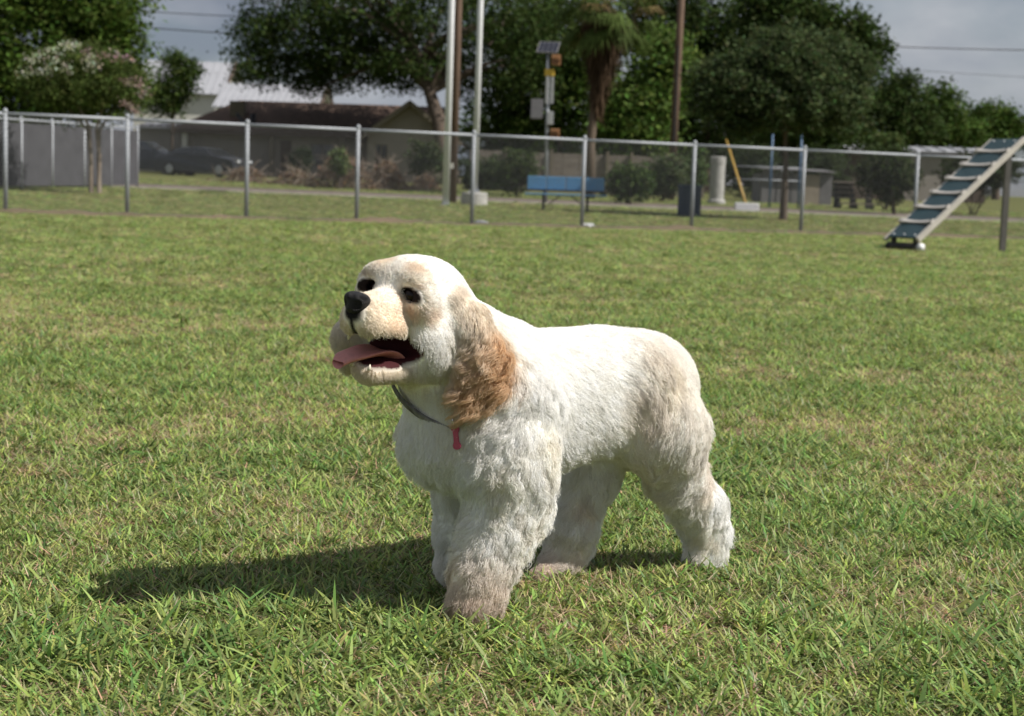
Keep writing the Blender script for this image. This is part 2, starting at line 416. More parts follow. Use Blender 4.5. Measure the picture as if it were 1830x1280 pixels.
def na(nm, ty):
    n = ng.nodes.new('GeometryNodeInputNamedAttribute'); n.data_type = ty; n.inputs['Name'].default_value = nm; return n.outputs['Attribute']
ng.links.new(gi.outputs[0], ip.inputs['Points']); ng.links.new(ci.outputs[0], ip.inputs['Instance'])
ng.links.new(na('idx', 'INT'), ip.inputs['Instance Index']); ng.links.new(na('rot', 'FLOAT_VECTOR'), ip.inputs['Rotation']); ng.links.new(na('scl', 'FLOAT_VECTOR'), ip.inputs['Scale'])
ng.links.new(ip.outputs[0], go.inputs[0])
grass.modifiers.new('grass', 'NODES').node_group = ng
print('grass clumps', NG)
# ================================================================== chain link fence across the lawn
mat('galvanised', (.36, .38, .41), rough=.62, metal=.12, var=.22, scale=14)
mat('wire', (.10, .103, .11), rough=.6)
mat('screen_fabric', (.062, .062, .070), rough=.9, var=.3, scale=3, bump=.2, bscale=200)
def fence_at_px(px):
    """where the line of sight through a column of the photograph crosses the fence line"""
    r_ = ray(px, 390); k = ((FENCE_A[0] - CAM[0]) * _fn[0] + (FENCE_A[1] - CAM[1]) * _fn[1]) / (r_[0] * _fn[0] + r_[1] * _fn[1])
    return CAM[:2] + k * r_[:2]
FH = 1.63
def chain_fence(name, label, posts, h, screen=None, wires=True, rp=.036, rr=.027, group=None):
    p0 = posts[0]; root = empty(name, (p0[0], p0[1], gz(*p0))); tag(root, label, 'fence', group); o = np.array(root.location)
    L = lambda x, y, z: (x - o[0], y - o[1], z - o[2])
    for x, y in posts:
        z = gz(x, y); b = MB(); b.tube([L(x, y, z - .1), L(x, y, z + h + .01)], rp, 12); b.build('post', M['galvanised'], root, True)
        b = MB(); b.lathe([(rp * 1.12, 0), (rp * 1.12, .03), (rp * .8, .055), (rp * .3, .07)], 12, L(x, y, z + h)); b.build('post_cap', M['galvanised'], root, True)
    for i, ((x0, y0), (x1, y1)) in enumerate(zip(posts[:-1], posts[1:])):
        z0, z1 = gz(x0, y0), gz(x1, y1)
        b = MB(); b.tube([L(x0, y0, z0 + h - .02), L(x1, y1, z1 + h - .02)], rr, 10); b.build('top_rail', M['galvanised'], root, True)
        d = np.array([x1 - x0, y1 - y0]); ln_ = np.linalg.norm(d); d = d / ln_
        if wires:
            b = MB(); q = .050 * math.sqrt(2); hh = h - .06; r_ = .0024
            off = np.array([-d[1], d[0]]) * -.034
            def W(u0, v0, u1, v1, s):
                f = lambda u, v: L(x0 + d[0] * u + off[0], y0 + d[1] * u + off[1], z0 + (z1 - z0) * u / ln_ + .03 + v)
                b.tube([f(u0, v0), f(u1, v1)], r_, 3, cap=False)
            n = int((ln_ + hh) / q)
            for k in range(n + 1):
                u = k * q; a0 = max(0, u - ln_); a1 = min(hh, u)           # rising to the left
                if a1 > a0 + .01:
                    W(u - a0, a0, u - a1, a1, 1)
                    W(ln_ - (u - a0), a0, ln_ - (u - a1), a1, -1)
            b.tube([L(x0 + off[0], y0 + off[1], z0 + .05), L(x1 + off[0], y1 + off[1], z1 + .05)], .003, 4)
            w = b.build('chain_link_mesh', M['wire'], root); w['kind'] = 'stuff'
        if screen:
            off = np.array([-d[1], d[0]]) * -.03
            n = 8; vs = []
            for k in range(n + 1):
                t = k / n; x, y = x0 + (x1 - x0) * t + off[0], y0 + (y1 - y0) * t + off[1]; z = z0 + (z1 - z0) * t; bulge = .02 * math.sin(t * PI * 3 + i)
                for th in (0, .004):
                    vs += [L(x + off[0] * bulge * 20 - off[0] * th * 30, y + off[1] * bulge * 20 - off[1] * th * 30, z + .06), L(x - off[0] * th * 30, y - off[1] * th * 30, z + h - .10 - .015 * math.sin(t * PI))]
            fs = []
            for k in range(n):
                a, c = 4 * k, 4 * k + 4; fs += [(a, c, c + 1, a + 1), (a + 2, a + 3, c + 3, c + 2)]
            b = MB(); b.add(vs, fs); b.build('screen_panel', screen, root, True)
    return root
_px = [10, 227, 440, 637, 843, 1040, 1236, 1432, 1634, 1836]
posts = [tuple(fence_at_px(p)) for p in _px]
step = (np.array(posts[1]) - np.array(posts[0]))
for k in range(2): posts.insert(0, tuple(np.array(posts[0]) - step))
step = (np.array(posts[-1]) - np.array(posts[-2]))
for k in range(2): posts.append(tuple(np.array(posts[-1]) + step))
chain_fence('chain_link_fence', 'long galvanised chain link fence running straight across behind the dog', posts, FH)

sp = []
for px, Y in ((-90, 38.0), (-25, 39.2), (38, 40.5), (93, 42.0), (150, 43.6), (198, 45.2), (245, 47.0)):
    p = at(px, 335, Y); sp.append((p[0], p[1]))
chain_fence('screened_fence', 'chain link fence covered with dark grey screen fabric beyond the flowering tree', sp, 1.82, screen=M['screen_fabric'], wires=False, rp=.045, rr=.032)

# ================================================================== foliage
def leaf_mat(name, trans=.3, rough=.55):
    return attr_mat(name, rough=.75, spec=.08, trans=trans)
leaf_mat('leaves'); 
mat('bark', (.115, .085, .062), rough=.95, col2=(.05, .038, .03), scale=9, bump=.8, bscale=25, stretch=(1, 1, .25))
mat('bark_pale', (.27, .225, .175), rough=.9, col2=(.15, .115, .09), scale=7, bump=.4, bscale=20, stretch=(1, 1, .3))
mat('palm_bark', (.13, .098, .07), rough=.95, col2=(.09, .065, .045), scale=14, bump=.8, bscale=20, stretch=(.4, .4, 2.2))
def leaves_mesh(name, P, size, base, var, g, up=.35, cl=None, aspect=.5):
    """P: leaf centres; one small pointed quad for each"""
    n = len(P); N_ = g.normal(size=(n, 3)); N_[:, 2] = np.abs(N_[:, 2]) + up; N_ /= np.linalg.norm(N_, axis=1)[:, None]
    A = np.cross(N_, g.normal(size=(n, 3))); A /= np.linalg.norm(A, axis=1)[:, None] + 1e-9; B = np.cross(N_, A)
    s = (size * g.uniform(.6, 1.35, n))[:, None]
    V = np.stack([P - A * s * .5, P + B * s * aspect * .5 + A * s * .05, P + A * s * .5, P - B * s * aspect * .5 + A * s * .05], 1).reshape(-1, 3)
    me = mesh_np(name, V, np.arange(4 * n).reshape(n, 4))
    c = np.array(base)[None] * (1 + var * g.normal(size=(n, 1))) * (1 + .10 * g.normal(size=(n, 3)))
    if cl is not None: c = c * cl
    vcol(me, np.repeat(np.clip(c, .006, .7), 4, 0)); return me
def crown_points(blobs, per, spread_, g, hollow=.45):
    """blobs: (centre, radii, clusters). clusters sit towards the outside of each lobe"""
    out, tone, cen = [], [], []
    for c, r_, n in blobs:
        d = g.normal(size=(n, 3)); d /= np.linalg.norm(d, axis=1)[:, None]
        rad = hollow + (1.05 - hollow) * g.random(n) ** .7
        q = np.array(c) + d * rad[:, None] * np.array(r_) * (1 + .12 * g.normal(size=(n, 1)))
        m = g.poisson(per, n) + 4
        out.append(np.repeat(q, m, 0) + g.normal(size=(m.sum(), 3)) * spread_ * np.array([1, 1, .6])); cen.append(q)
        tone.append(np.repeat(np.clip(1 + .22 * g.normal(size=(n, 1)), .5, 1.7), m, 0))
    return np.concatenate(out), np.concatenate(tone), np.concatenate(cen)
def limb(b, p, q, r0, r1, g, n=5, sag=.12):
    p, q = np.array(p, float), np.array(q, float); L = np.linalg.norm(q - p); mid = g.normal(size=3) * L * sag * .6; mid[2] = abs(mid[2]) + L * sag * .5
    pts = [p + (q - p) * t + mid * math.sin(PI * t) for t in np.linspace(0, 1, n)]
    b.tube(pts, [r0 + (r1 - r0) * (i / (n - 1)) for i in range(n)], 7, cap=False)
def tree(name, label, base, trunk_pts, tr, blobs, per, spread_, size, colr, seed, bark='bark', group=None, hollow=.45, nlimb=10, var=.16, aspect=.5, cat='tree'):
    g = np.random.default_rng(seed); root = empty(name, base); tag(root, label, cat, group); o = np.array(root.location)
    b = MB(); tp_ = [np.array(p) - o for p in trunk_pts]; n = len(tp_)
    b.tube(tp_, [tr * (1.35 if i == 0 else 1 - .55 * i / (n - 1)) for i in range(n)], 10, cap=False)
    lb = MB(); P, tone, cen = crown_points(blobs, per, spread_, g, hollow)
    for k in g.choice(len(cen), min(nlimb, len(cen)), replace=False):
        i = g.integers(max(1, n - 2), n); limb(lb, tp_[i], cen[k] - o, tr * .38, tr * .06, g)
    for k in g.choice(len(cen), min(nlimb * 4, len(cen)), replace=False):
        j = np.argsort(np.linalg.norm(cen - cen[k], axis=1))[1:6]; limb(lb, cen[g.choice(j)] - o, cen[k] - o, tr * .07, tr * .03, g, 3)
    if True:
        t_ = lb.build('limbs', M[bark], root, True); t_['kind'] = 'stuff'; b.build('trunk', M[bark], root, True)
    link('crown', leaves_mesh(name + '_crown', P - o, size, colr, var, g, cl=tone, aspect=aspect), M['leaves'], root)
    return root
def pt(px, py, Y): return at(px, py, Y)
def gp(px, Y):
    p = at(px, 340, Y); return np.array([p[0], p[1], gz(p[0], p[1])])
def blob_px(px, py, hw, hh, Y, n, dy=None):
    k = Y / FPX; return (pt(px, py, Y), (hw * k, (dy if dy is not None else hw * k * .8), hh * k), n)

# --- flowering crape myrtle in front of the screened fence
g0 = gp(170, 38.5)
def myrtle():
    g = np.random.default_rng(5); root = empty('crape_myrtle', g0); tag(root, 'small crape myrtle with white and pink blossom in front of the screened fence', 'tree'); o = g0
    stems = [[(165, 342), (162, 280), (160, 228), (135, 180)], [(178, 342), (178, 280), (172, 232), (190, 170)], [(166, 342), (163, 290), (156, 232), (110, 180)], [(176, 342), (176, 285), (178, 232), (220, 165)]]
    for i, st in enumerate(stems):
        b = MB(); pts = [pt(x, y, 38.5 + .12 * (i - 1.5) * (j > 0)) - o for j, (x, y) in enumerate(st)]; pts[0] = np.array([(.09 if i % 2 else -.09), .05 * (i - 1.5), -.02]); b.tube(pts, [.06, .05, .04, .018], 8, cap=False); b.build('trunk', M['bark_pale'], root, True)
    bl = [blob_px(150, 150, 112, 62, 38.5, 420), blob_px(90, 140, 60, 50, 38.2, 130), blob_px(215, 160, 50, 52, 38.4, 130), blob_px(140, 110, 80, 36, 38.6, 160)]
    P, tone, cen = crown_points(bl, 34, .10, g, .35)
    link('crown', leaves_mesh('myrtle_crown', P - o, .075, (.075, .105, .028), .3, g, cl=tone), M['leaves'], root)
    for nm, cl_, pxs in (('white_blossom', (.50, .51, .40), [(52, 108), (70, 100), (98, 92), (118, 80), (138, 82), (162, 105), (120, 122), (88, 125), (75, 128), (45, 130), (100, 108), (168, 118)]), ('pink_blossom', (.34, .24, .23), [(160, 92), (188, 98), (205, 102), (226, 104), (230, 145), (250, 150), (258, 165), (222, 185), (240, 200)])):
        for (x, y) in pxs:
            c = pt(x, y, 36.9 + g.uniform(-.2, .3)); Q = c + g.normal(size=(42, 3)) * np.array([.10, .10, .07]); link(nm, leaves_mesh(nm, Q - o, .075, cl_, .12, g), M['leaves'], root)
myrtle()

LV = (.062, .100, .022); LD = (.042, .066, .018); LG = (.085, .13, .03)
b0 = gp(60, 60)
tree('shade_tree', 'big dense green tree at the far left behind the blossoming tree', b0, [b0, pt(62, 230, 60), pt(75, 120, 60), pt(85, 40, 60)], .32,
     [blob_px(40, 60, 130, 110, 60, 330), blob_px(170, 60, 85, 80, 60, 230), blob_px(190, 130, 70, 70, 60.5, 150), blob_px(30, 160, 90, 80, 59, 220), blob_px(110, -40, 150, 90, 61, 250), blob_px(-90, 90, 100, 130, 60, 180), blob_px(120, 170, 80, 60, 59, 120)], 30, .30, .24, (.066, .108, .020), 11)
b0 = gp(306, 80)
tree('young_tree', 'small rounded green tree in front of the white metal roofed building', b0, [b0, pt(308, 240, 80), pt(313, 170, 80)], .09,
     [blob_px(312, 150, 36, 46, 80, 110), blob_px(332, 135, 24, 30, 80, 50), blob_px(292, 175, 34, 36, 80, 80), blob_px(305, 105, 18, 16, 80, 25)], 26, .22, .18, (.062, .095, .024), 12, nlimb=6)
b0 = gp(800, 79)
oak = [(px_, py_, w_, h_, 83 + dy_, n_) for px_, py_, w_, h_, dy_, n_ in ((560, 55, 130, 66, 0, 260), (470, 70, 62, 50, 1, 120), (470, 120, 42, 38, 0, 70), (660, 20, 150, 75, -1, 280), (640, 118, 110, 42, 1, 190), (790, 40, 150, 80, -1, 320), (930, 60, 110, 80, 0, 260), (900, 150, 100, 50, 2, 170), (740, 125, 90, 34, -1, 110), (550, 130, 60, 38, 1, 100), (520, -60, 150, 60, 0, 130), (750, -70, 220, 70, 0, 200))]
tree('live_oak', 'huge dark spreading live oak leaning over the brown roofed house', b0, [b0, pt(794, 270, 79), pt(784, 215, 79.4), pt(768, 165, 80), pt(755, 110, 81)], .52, [blob_px(a, b_, c_, d_, e_, n_, dy=4.6) for a, b_, c_, d_, e_, n_ in oak], 24, .36, .24, LD, 13, nlimb=26, hollow=.3)
# trees between the oak and the palm, and behind the bench
for px, Y, hw, bl, cl_, sd, lab in (
    (1000, 88, .25, [(1000, 60, 110, 80, 250), (960, 150, 90, 70, 190), (1040, 170, 80, 80, 170), (930, 230, 80, 60, 150)], LV, 21, 'mid green tree filling the gap behind the solar powered beacon'),
    (1150, 80, .2, [(1140, 190, 62, 60, 190), (1130, 250, 70, 50, 160), (1185, 120, 50, 60, 120), (1100, 230, 50, 60, 100)], (.10, .155, .036), 22, 'bright green tree growing just right of the palm trunk'),
    (1260, 92, .3, [(1250, 80, 110, 90, 280), (1190, 30, 80, 70, 160), (1320, 120, 100, 80, 200), (1280, 210, 120, 70, 220), (1200, 240, 60, 60, 110)], LD, 23, 'dark dense tree behind the brown utility pole'),
    (1430, 84, .3, [(1420, 40, 85, 60, 200), (1510, 70, 60, 45, 120), (1545, 95, 28, 22, 45), (1380, 10, 60, 40, 90), (1470, 150, 100, 80, 210), (1440, 230, 110, 50, 170)], LD, 24, 'tall dark tree rising above and behind the round park tree'),
    (1610, 100, .25, [(1605, 175, 40, 42, 110), (1580, 220, 60, 50, 150), (1630, 230, 50, 45, 110)], LD, 25, 'dark rounded tree right of the tall dark tree'),
    (1690, 108, .25, [(1680, 190, 34, 36, 90), (1700, 235, 55, 38, 130), (1650, 240, 40, 34, 80)], LV, 26, 'second dark rounded tree from the right edge of the treeline'),
    (1780, 112, .25, [(1765, 215, 38, 30, 100), (1800, 225, 22, 30, 60), (1750, 245, 60, 28, 110)], LV, 27, 'low green tree at the right end of the treeline'),
    (1000, 104, .25, [(880, 250, 90, 60, 170), (960, 270, 80, 50, 150), (1050, 260, 80, 60, 150)], LD, 29, 'low dark tree between the white poles and the palm trunk'),
    (1200, 105, .25, [(1150, 290, 90, 45, 150), (1240, 280, 80, 55, 150)], LD, 30, 'low dark tree behind the foot of the brown utility pole'),
    (1370, 104, .25, [(1330, 270, 90, 60, 180), (1420, 280, 80, 55, 150), (1500, 270, 80, 50, 150)], LD, 32, 'low dark tree behind the trunk of the round park tree'),
    (1860, 118, .25, [(1862, 245, 40, 22, 90), (1920, 240, 50, 30, 90)], LV, 28, 'green tree cut off by the right edge of the picture, last of the treeline')):
    b0 = gp(px, Y)
    tree('background_tree', lab, b0, [b0, pt(px, 270, Y), pt(px + 4, 200, Y), pt(px, bl[0][1] + 20, Y)], hw, [blob_px(a, b_, c_, d_, Y, n) for a, b_, c_, d_, n in bl], 28, .42, .32, cl_, sd, nlimb=8, group='trees along the far edge of the park')
b0 = gp(1402, 38.5)
tree('park_tree', 'round crowned young oak with slim trunk on the grass beyond the fence', b0, [b0, pt(1404, 300, 38.5), pt(1403, 240, 38.5), pt(1400, 170, 38.5)], .085,
     [blob_px(1400, 135, 130, 62, 38.5, 420), blob_px(1330, 180, 85, 60, 38.3, 240), blob_px(1470, 180, 85, 65, 38.6, 240), blob_px(1400, 190, 110, 36, 38.2, 200), blob_px(1420, 90, 85, 40, 38.7, 170), blob_px(1510, 110, 45, 36, 38.7, 80), blob_px(1280, 150, 40, 40, 38.4, 70)], 34, .14, .115, (.066, .092, .038), 31, nlimb=14, hollow=.3)

def shrub(label, px, py, hw, hh, Y, n, colr, seed, size=.13, name='shrub', group=None, lobes=3):
    g = np.random.default_rng(seed); b0 = gp(px, Y); root = empty(name, b0); tag(root, label, 'shrub', group)
    bl = [blob_px(px + g.uniform(-.4, .4) * hw, py + g.uniform(-.2, .4) * hh, hw * .82, hh * .82, Y, int(n * 1.5) // lobes) for _ in range(lobes)]
    P, tone, cen = crown_points(bl, 26, .11, g, .2); P = P[P[:, 2] > ground_z(P[:, 0], P[:, 1]) + .02]
    b = MB()
    for k in range(5): limb(b, np.array([g.normal() * .06, g.normal() * .06, -.02]), cen[g.integers(len(cen))] - b0, .025, .008, g, 4)
    b.build('stem', M['bark'], root)
    link('foliage', leaves_mesh('foliage', P - b0, size, colr, .3, g, cl=g.uniform(.75, 1.25, (len(P), 1))), M['leaves'], root)
shrub('rounded dark green shrub between the bench and the utility pole', 1122, 320, 36, 32, 50, 170, (.05, .085, .022), 41)
shrub('loose pale green bush at the foot of the brown utility pole', 1185, 305, 40, 42, 56, 150, (.085, .115, .05), 42)
shrub('leafy bush beside the concrete pillar', 1240, 305, 26, 45, 60, 110, (.075, .115, .035), 43)
shrub('dark spreading bush behind the top half of the dog ramp', 1600, 300, 58, 50, 50, 260, (.045, .065, .024), 44)
shrub('lighter leafy bush above the dark spreading bush', 1585, 255, 30, 26, 56, 110, (.075, .105, .034), 45)
shrub('low brushy bush at the right edge behind the ramp post', 1740, 310, 75, 38, 54, 240, (.045, .06, .024), 46)
shrub('grey green bush beneath the big oak trunk', 760, 290, 40, 45, 62, 150, (.055, .075, .03), 47)
shrub('dark shrub behind the two white poles', 870, 305, 60, 42, 66, 210, (.04, .06, .022), 48)
shrub('sprawling shrub left of the bench', 925, 305, 36, 38, 54, 150, (.05, .075, .024), 49)
shrub('light green sapling growing out of the brush heap', 608, 283, 13, 24, 56, 50, (.12, .155, .06), 50, name='sapling')
shrub('dark shrub against the wall of the brown roofed house', 535, 288, 20, 30, 78, 70, (.03, .045, .02), 51)
shrub('dark leafy bush behind the playground frame', 1340, 300, 60, 55, 70, 200, (.04, .06, .022), 52)
shrub('dark bush behind the stacked boards', 1480, 285, 60, 45, 72, 170, (.045, .065, .025), 53)

# brush heaps: cut branches with dead brown leaves
def brush(label, px, py, hw, hh, Y, seed, n=260):
    g = np.random.default_rng(seed); b0 = gp(px, Y); root = empty('brush_heap', b0); tag(root, label, 'brush heap', 'heaps of cut branches by the house')
    k = Y / FPX; W_, H_ = hw * k, hh * 2 * k; b = MB()
    for _ in range(n):
        x = g.normal() * W_ * .5; z = g.random() * H_ * max(.1, 1 - (x / W_) ** 2) ; d = g.normal(size=3) * np.array([.5, .4, .3]); p = np.array([x, g.normal() * W_ * .3, max(z, .03)])
        q = p + d; q[2] = max(q[2], .02); b.tube([p, (p + q) / 2 + g.normal(size=3) * .04, q], [.018, .012, .005], 4, cap=False)
    t_ = b.build('branches', M['bark_pale'], root); t_['kind'] = 'stuff'
    P = np.stack([g.normal(size=n * 9) * W_ * .5, g.normal(size=n * 9) * W_ * .3, g.random(n * 9) ** 1.3 * H_], 1); P[:, 2] *= np.clip(1 - (P[:, 0] / W_) ** 2, .15, 1)
    l_ = link('dead_leaves', leaves_mesh('dead_leaves', P, .11, (.20, .135, .085), .3, g), M['leaves'], root); l_['kind'] = 'stuff'
brush('tall heap of brown cut branches below the green sapling', 612, 305, 62, 32, 57, 61)
brush('brown brush heap left of the white poles', 690, 312, 40, 26, 58, 62)
brush('low brown brush heap behind the fence beside the dark sedan', 440, 318, 42, 14, 62, 63, 120)
brush('low spread of dead branches left of the tall heap', 530, 318, 45, 14, 60, 64, 120)
brush('thin heap of dead branches at the foot of the oak', 760, 320, 30, 14, 60, 65, 90)

# --- fan palm with its skirt of dead fronds
def palm():
    g = np.random.default_rng(71); Y = 56; b0 = gp(1053, Y); root = empty('fan_palm', b0); tag(root, 'fan palm with a shaggy skirt of dead fronds rising behind the bench', 'palm tree'); o = b0
    b = MB(); tr_ = [b0 - o, pt(1055, 260, Y) - o, pt(1062, 190, Y) - o, pt(1074, 100, Y) - o, pt(1084, 30, Y) - o, pt(1086, 12, Y) - o]
    b.tube(tr_, [.24, .17, .15, .15, .15, .12], 14); b.build('trunk', M['palm_bark'], root, True)
    top = pt(1087, 8, Y) - o
    V, Fc, Cl = [], [], []
    axis0, axis1 = pt(1066, 178, Y) - o, pt(1085, 22, Y) - o
    for k in range(1500):                                                   # dead fronds hang close round the trunk
        t = g.random() ** .8; c = axis0 + (axis1 - axis0) * t; az = g.uniform(0, 2 * PI); rad = (.08 + 1.0 * t) * g.uniform(.3, 1); L = g.uniform(.5, 1.1)
        p = c + np.array([math.cos(az) * rad, math.sin(az) * rad, 0]); q = p + np.array([math.cos(az) * .1 + g.normal() * .08, math.sin(az) * .1 + g.normal() * .08, -L])
        s_ = np.array([-math.sin(az), math.cos(az), 0]) * g.uniform(.02, .06); a = len(V); V += [p - s_, p + s_, q + s_ * .25, q - s_ * .25]; Fc.append((a, a + 1, a + 2, a + 3))
        c_ = np.array((.095, .062, .038)) * g.uniform(.5, 1.2); Cl += [c_] * 4
    me_ = mesh_np('dead_fronds', V, Fc); vcol(me_, np.array(Cl)); d_ = link('dead_frond_skirt', me_, M['leaves'], root); d_['kind'] = 'stuff'
    for k in range(66):                                                    # living fans
        az = g.uniform(0, 2 * PI); el = g.uniform(-.9, 1.3); d = np.array([math.cos(az) * math.cos(el), math.sin(az) * math.cos(el), math.sin(el)])
        L = g.uniform(1.0, 1.9); hub = top + d * L + np.array([0, 0, -.1 * L]); s_ = np.cross(d, [0, 0, 1.0]); s_ /= np.linalg.norm(s_) + 1e-6; u_v = np.cross(s_, d)
        V, Fc, Cl = [], [], []
        wv_ = s_ * .02; V += [top - wv_, top + wv_, hub + wv_, hub - wv_]; Fc.append((0, 1, 2, 3)); Cl += [np.array((.12, .13, .05))] * 4
        base = np.array((.075, .11, .03)) if g.random() < .75 else np.array((.20, .15, .07)); base = base * g.uniform(.7, 1.3)
        for j in range(22):
            a_ = -1.9 + 3.8 * j / 21; dd = d * math.cos(a_) + s_ * math.sin(a_); ll = g.uniform(.75, 1.0) * (1 - .12 * abs(a_)); mid = hub + dd * ll * .55 + u_v * .05; tip = hub + dd * ll + np.array([0, 0, -.28 * ll * (1 + g.random())])
            w_ = np.cross(dd, u_v) * .035; a = len(V); V += [hub, mid - w_, tip, mid + w_]; Fc.append((a, a + 1, a + 2, a + 3)); Cl += [base] * 4
        me_ = mesh_np('frond', V, Fc); vcol(me_, np.array(Cl)); link('frond', me_, M['leaves'], root)
palm()
# ================================================================== house, buildings, cars
mat('shingle', (.125, .076, .054), rough=.95, col2=(.07, .045, .034), scale=3.5, bump=.5, bscale=14)
mat('stucco', (.27, .24, .20), rough=.9, var=.15, scale=2, bump=.2)
mat('garage_paint', (.25, .225, .20), rough=.7, var=.1, scale=2)
mat('white_wall', (.62, .605, .55), rough=.85, var=.12, scale=1.2)
mat('dark_trim', (.085, .06, .045), rough=.8, var=.2)
mat('tan_trim', (.17, .145, .105), rough=.8, var=.2)
mat('window_glass', (.018, .020, .022), rough=.08, spec=.6)
mat('metal_roof', (.36, .365, .39), rough=.5, metal=.15, var=.12, scale=.8)
mat('white_paint', (.70, .71, .72), rough=.45, var=.12, scale=5)
mat('wood_pole', (.155, .098, .066), rough=.92, col2=(.085, .055, .038), scale=12, bump=.5, bscale=30, stretch=(1, 1, .12))
mat('concrete', (.43, .42, .40), rough=.9, col2=(.28, .275, .26), scale=4, bump=.35, bscale=40)
mat('blue_plastic', (.095, .245, .42), rough=.5, var=.2, scale=9)
mat('dark_blue', (.012, .040, .085), rough=.55, var=.25, scale=6)
mat('dark_steel', (.035, .035, .04), rough=.5, metal=.3)
mat('car_paint_dark', (.022, .027, .036), rough=.22, spec=.6, metal=.3)
mat('car_paint_grey', (.030, .033, .040), rough=.25, spec=.6, metal=.3)
mat('tyre', (.018, .018, .018), rough=.9)
mat('rim', (.35, .36, .38), rough=.35, metal=.7)
mat('head_lamp', (.55, .57, .60), rough=.12, spec=.7)
mat('tail_lamp', (.25, .012, .012), rough=.2)

def house():
    Y = 84.0; k = Y / FPX
    X = lambda px: (px - 915) * k
    z0 = gz(X(520), Y) - .1; root = empty('brown_roofed_house', (X(520), Y, z0)); tag(root, 'long low house with brown shingle roof, garage doors and a gabled right wing', 'house')
    ox = X(520); B_ = lambda: MB()
    def px(x): return X(x) - ox
    eave, ridge, dep = 2.62, 4.45, 9.0
    xl, xr, xg = px(322), px(775), px(655)
    # main walls, built between openings
    W = (-.0, .22)
    wb = B_()
    ops = [(px(340), px(412), 0, 2.15), (px(418), px(478), 0, 2.15), (px(492), px(512), 0, 2.1), (px(545), px(590), .8, 2.0)]
    cur = xl
    for a, b, lo, hi in ops:
        wb.box((cur, 0, -.3), (a, .22, eave)); wb.box((a, 0, hi), (b, .22, eave))
        if lo > 0: wb.box((a, 0, -.3), (b, .22, lo))
        cur = b
    wb.box((cur, 0, -.3), (xg, .22, eave)); wb.box((xl, .22, -.3), (xl + .22, dep, eave)); wb.box((xr - .22, .22, -.3), (xr, dep, eave)); wb.box((xl + .22, dep - .22, -.3), (xr - .22, dep, eave))
    wb.build('wall', M['stucco'], root)
    for a, b, lo, hi in ops[:2]:
        d = B_(); d.box((a, .10, -.1), (b, .16, hi)); dr = d.build('garage_door', M['garage_paint'], root)
        for r_ in range(4):
            for c_ in range(4):
                w_ = (b - a) / 4; q = B_(); q.box((a + w_ * c_ + .07, .08, .06 + r_ * .53), (a + w_ * (c_ + 1) - .07, .10, .06 + r_ * .53 + .41)); q.build('panel', M['garage_paint'], dr)
    a, b, lo, hi = ops[2]; d = B_(); d.box((a, .10, -.1), (b, .15, hi)); dr = d.build('door', M['dark_trim'], root); q = B_(); q.box((b - .16, .06, .95), (b - .08, .10, 1.05)); q.build('handle', M['rim'], dr)
    def window(a, b, lo, hi, y, par=root):
        d = B_(); d.box((a, y + .10, lo), (b, y + .12, hi)); w_ = d.build('window', M['window_glass'], par)
        f = B_(); t = .07
        f.box((a, y + .05, lo), (a + t, y + .10, hi)); f.box((b - t, y + .05, lo), (b, y + .10, hi)); f.box((a + t, y + .05, lo), (b - t, y + .10, lo + t)); f.box((a + t, y + .05, hi - t), (b - t, y + .10, hi)); f.box(((a + b) / 2 - .03, y + .05, lo + t), ((a + b) / 2 + .03, y + .10, hi - t))
        f.build('frame', M['tan_trim'], w_)
    window(*ops[3], 0)
    # right wing with the gable to the front
    gy = -2.6; gl, gr = xg, px(800)
    wb = B_(); o2 = [(px(668), px(690), .2, 2.0), (px(752), px(786), .7, 2.0)]
    cur = gl
    for a, b, lo, hi in o2:
        wb.box((cur, gy, -.3), (a, gy + .22, eave)); wb.box((a, gy, hi), (b, gy + .22, eave)); wb.box((a, gy, -.3), (b, gy + .22, lo)); cur = b
    wb.box((cur, gy, -.3), (gr, gy + .22, eave)); wb.box((gl, gy + .22, -.3), (gl + .22, 0, eave)); wb.box((gr - .22, gy + .22, -.3), (gr, dep * .6, eave))
    mid = (gl + gr) / 2; grz = ridge - .12
    wb.prism([(gl, gy, eave), (gr, gy, eave), (mid, gy, grz - .1)], (0, .22, 0)); wb.build('wing_wall', M['stucco'], root)
    for a, b, lo, hi in o2: window(a, b, lo, hi, gy)
    # roofs
    rf = B_(); ov = .55; th = .12
    yr = dep / 2; hipx = px(392)
    e0 = eave - .05
    top = [(xl - ov, -ov, e0), (xr, -ov, e0), (xr, yr, ridge), (hipx, yr, ridge)]
    rf.prism(top, (0, 0, -th)); rf.prism([(xl - ov, -ov, e0), (hipx, yr, ridge), (xl - ov, dep + ov, e0)], (0, 0, -th)); rf.prism([(xl - ov, dep + ov, e0), (hipx, yr, ridge), (xr, yr, ridge), (xr, dep + ov, e0)], (0, 0, -th))
    roof = rf.build('roof', M['shingle'], root)
    rw = B_(); s_ = (grz - eave) / (mid - gl); zz = eave - ov * s_
    rw.prism([(gl - ov, gy - ov, zz), (mid, gy - ov, grz), (mid, yr, grz), (gl - ov, yr, zz)], (0, 0, -th)); rw.prism([(mid, gy - ov, grz), (gr + ov, gy - ov, zz), (gr + ov, yr, zz), (mid, yr, grz)], (0, 0, -th)); rw.build('wing_roof', M['shingle'], root)
    f = B_(); f.bar((gl - ov, gy - ov - .03, zz - .12), (mid, gy - ov - .03, grz - .12), .05, .22); f.bar((mid, gy - ov - .03, grz - .12), (gr + ov, gy - ov - .03, zz - .12), .05, .22); f.build('barge_board', M['tan_trim'], root)
    f = B_(); f.box((xl - ov, -ov - .04, e0 - .26), (gl - ov, -ov, e0 - .02)); f.build('fascia', M['dark_trim'], root)
    for x in (428, 452):                                                    # roof vents and flue
        pass
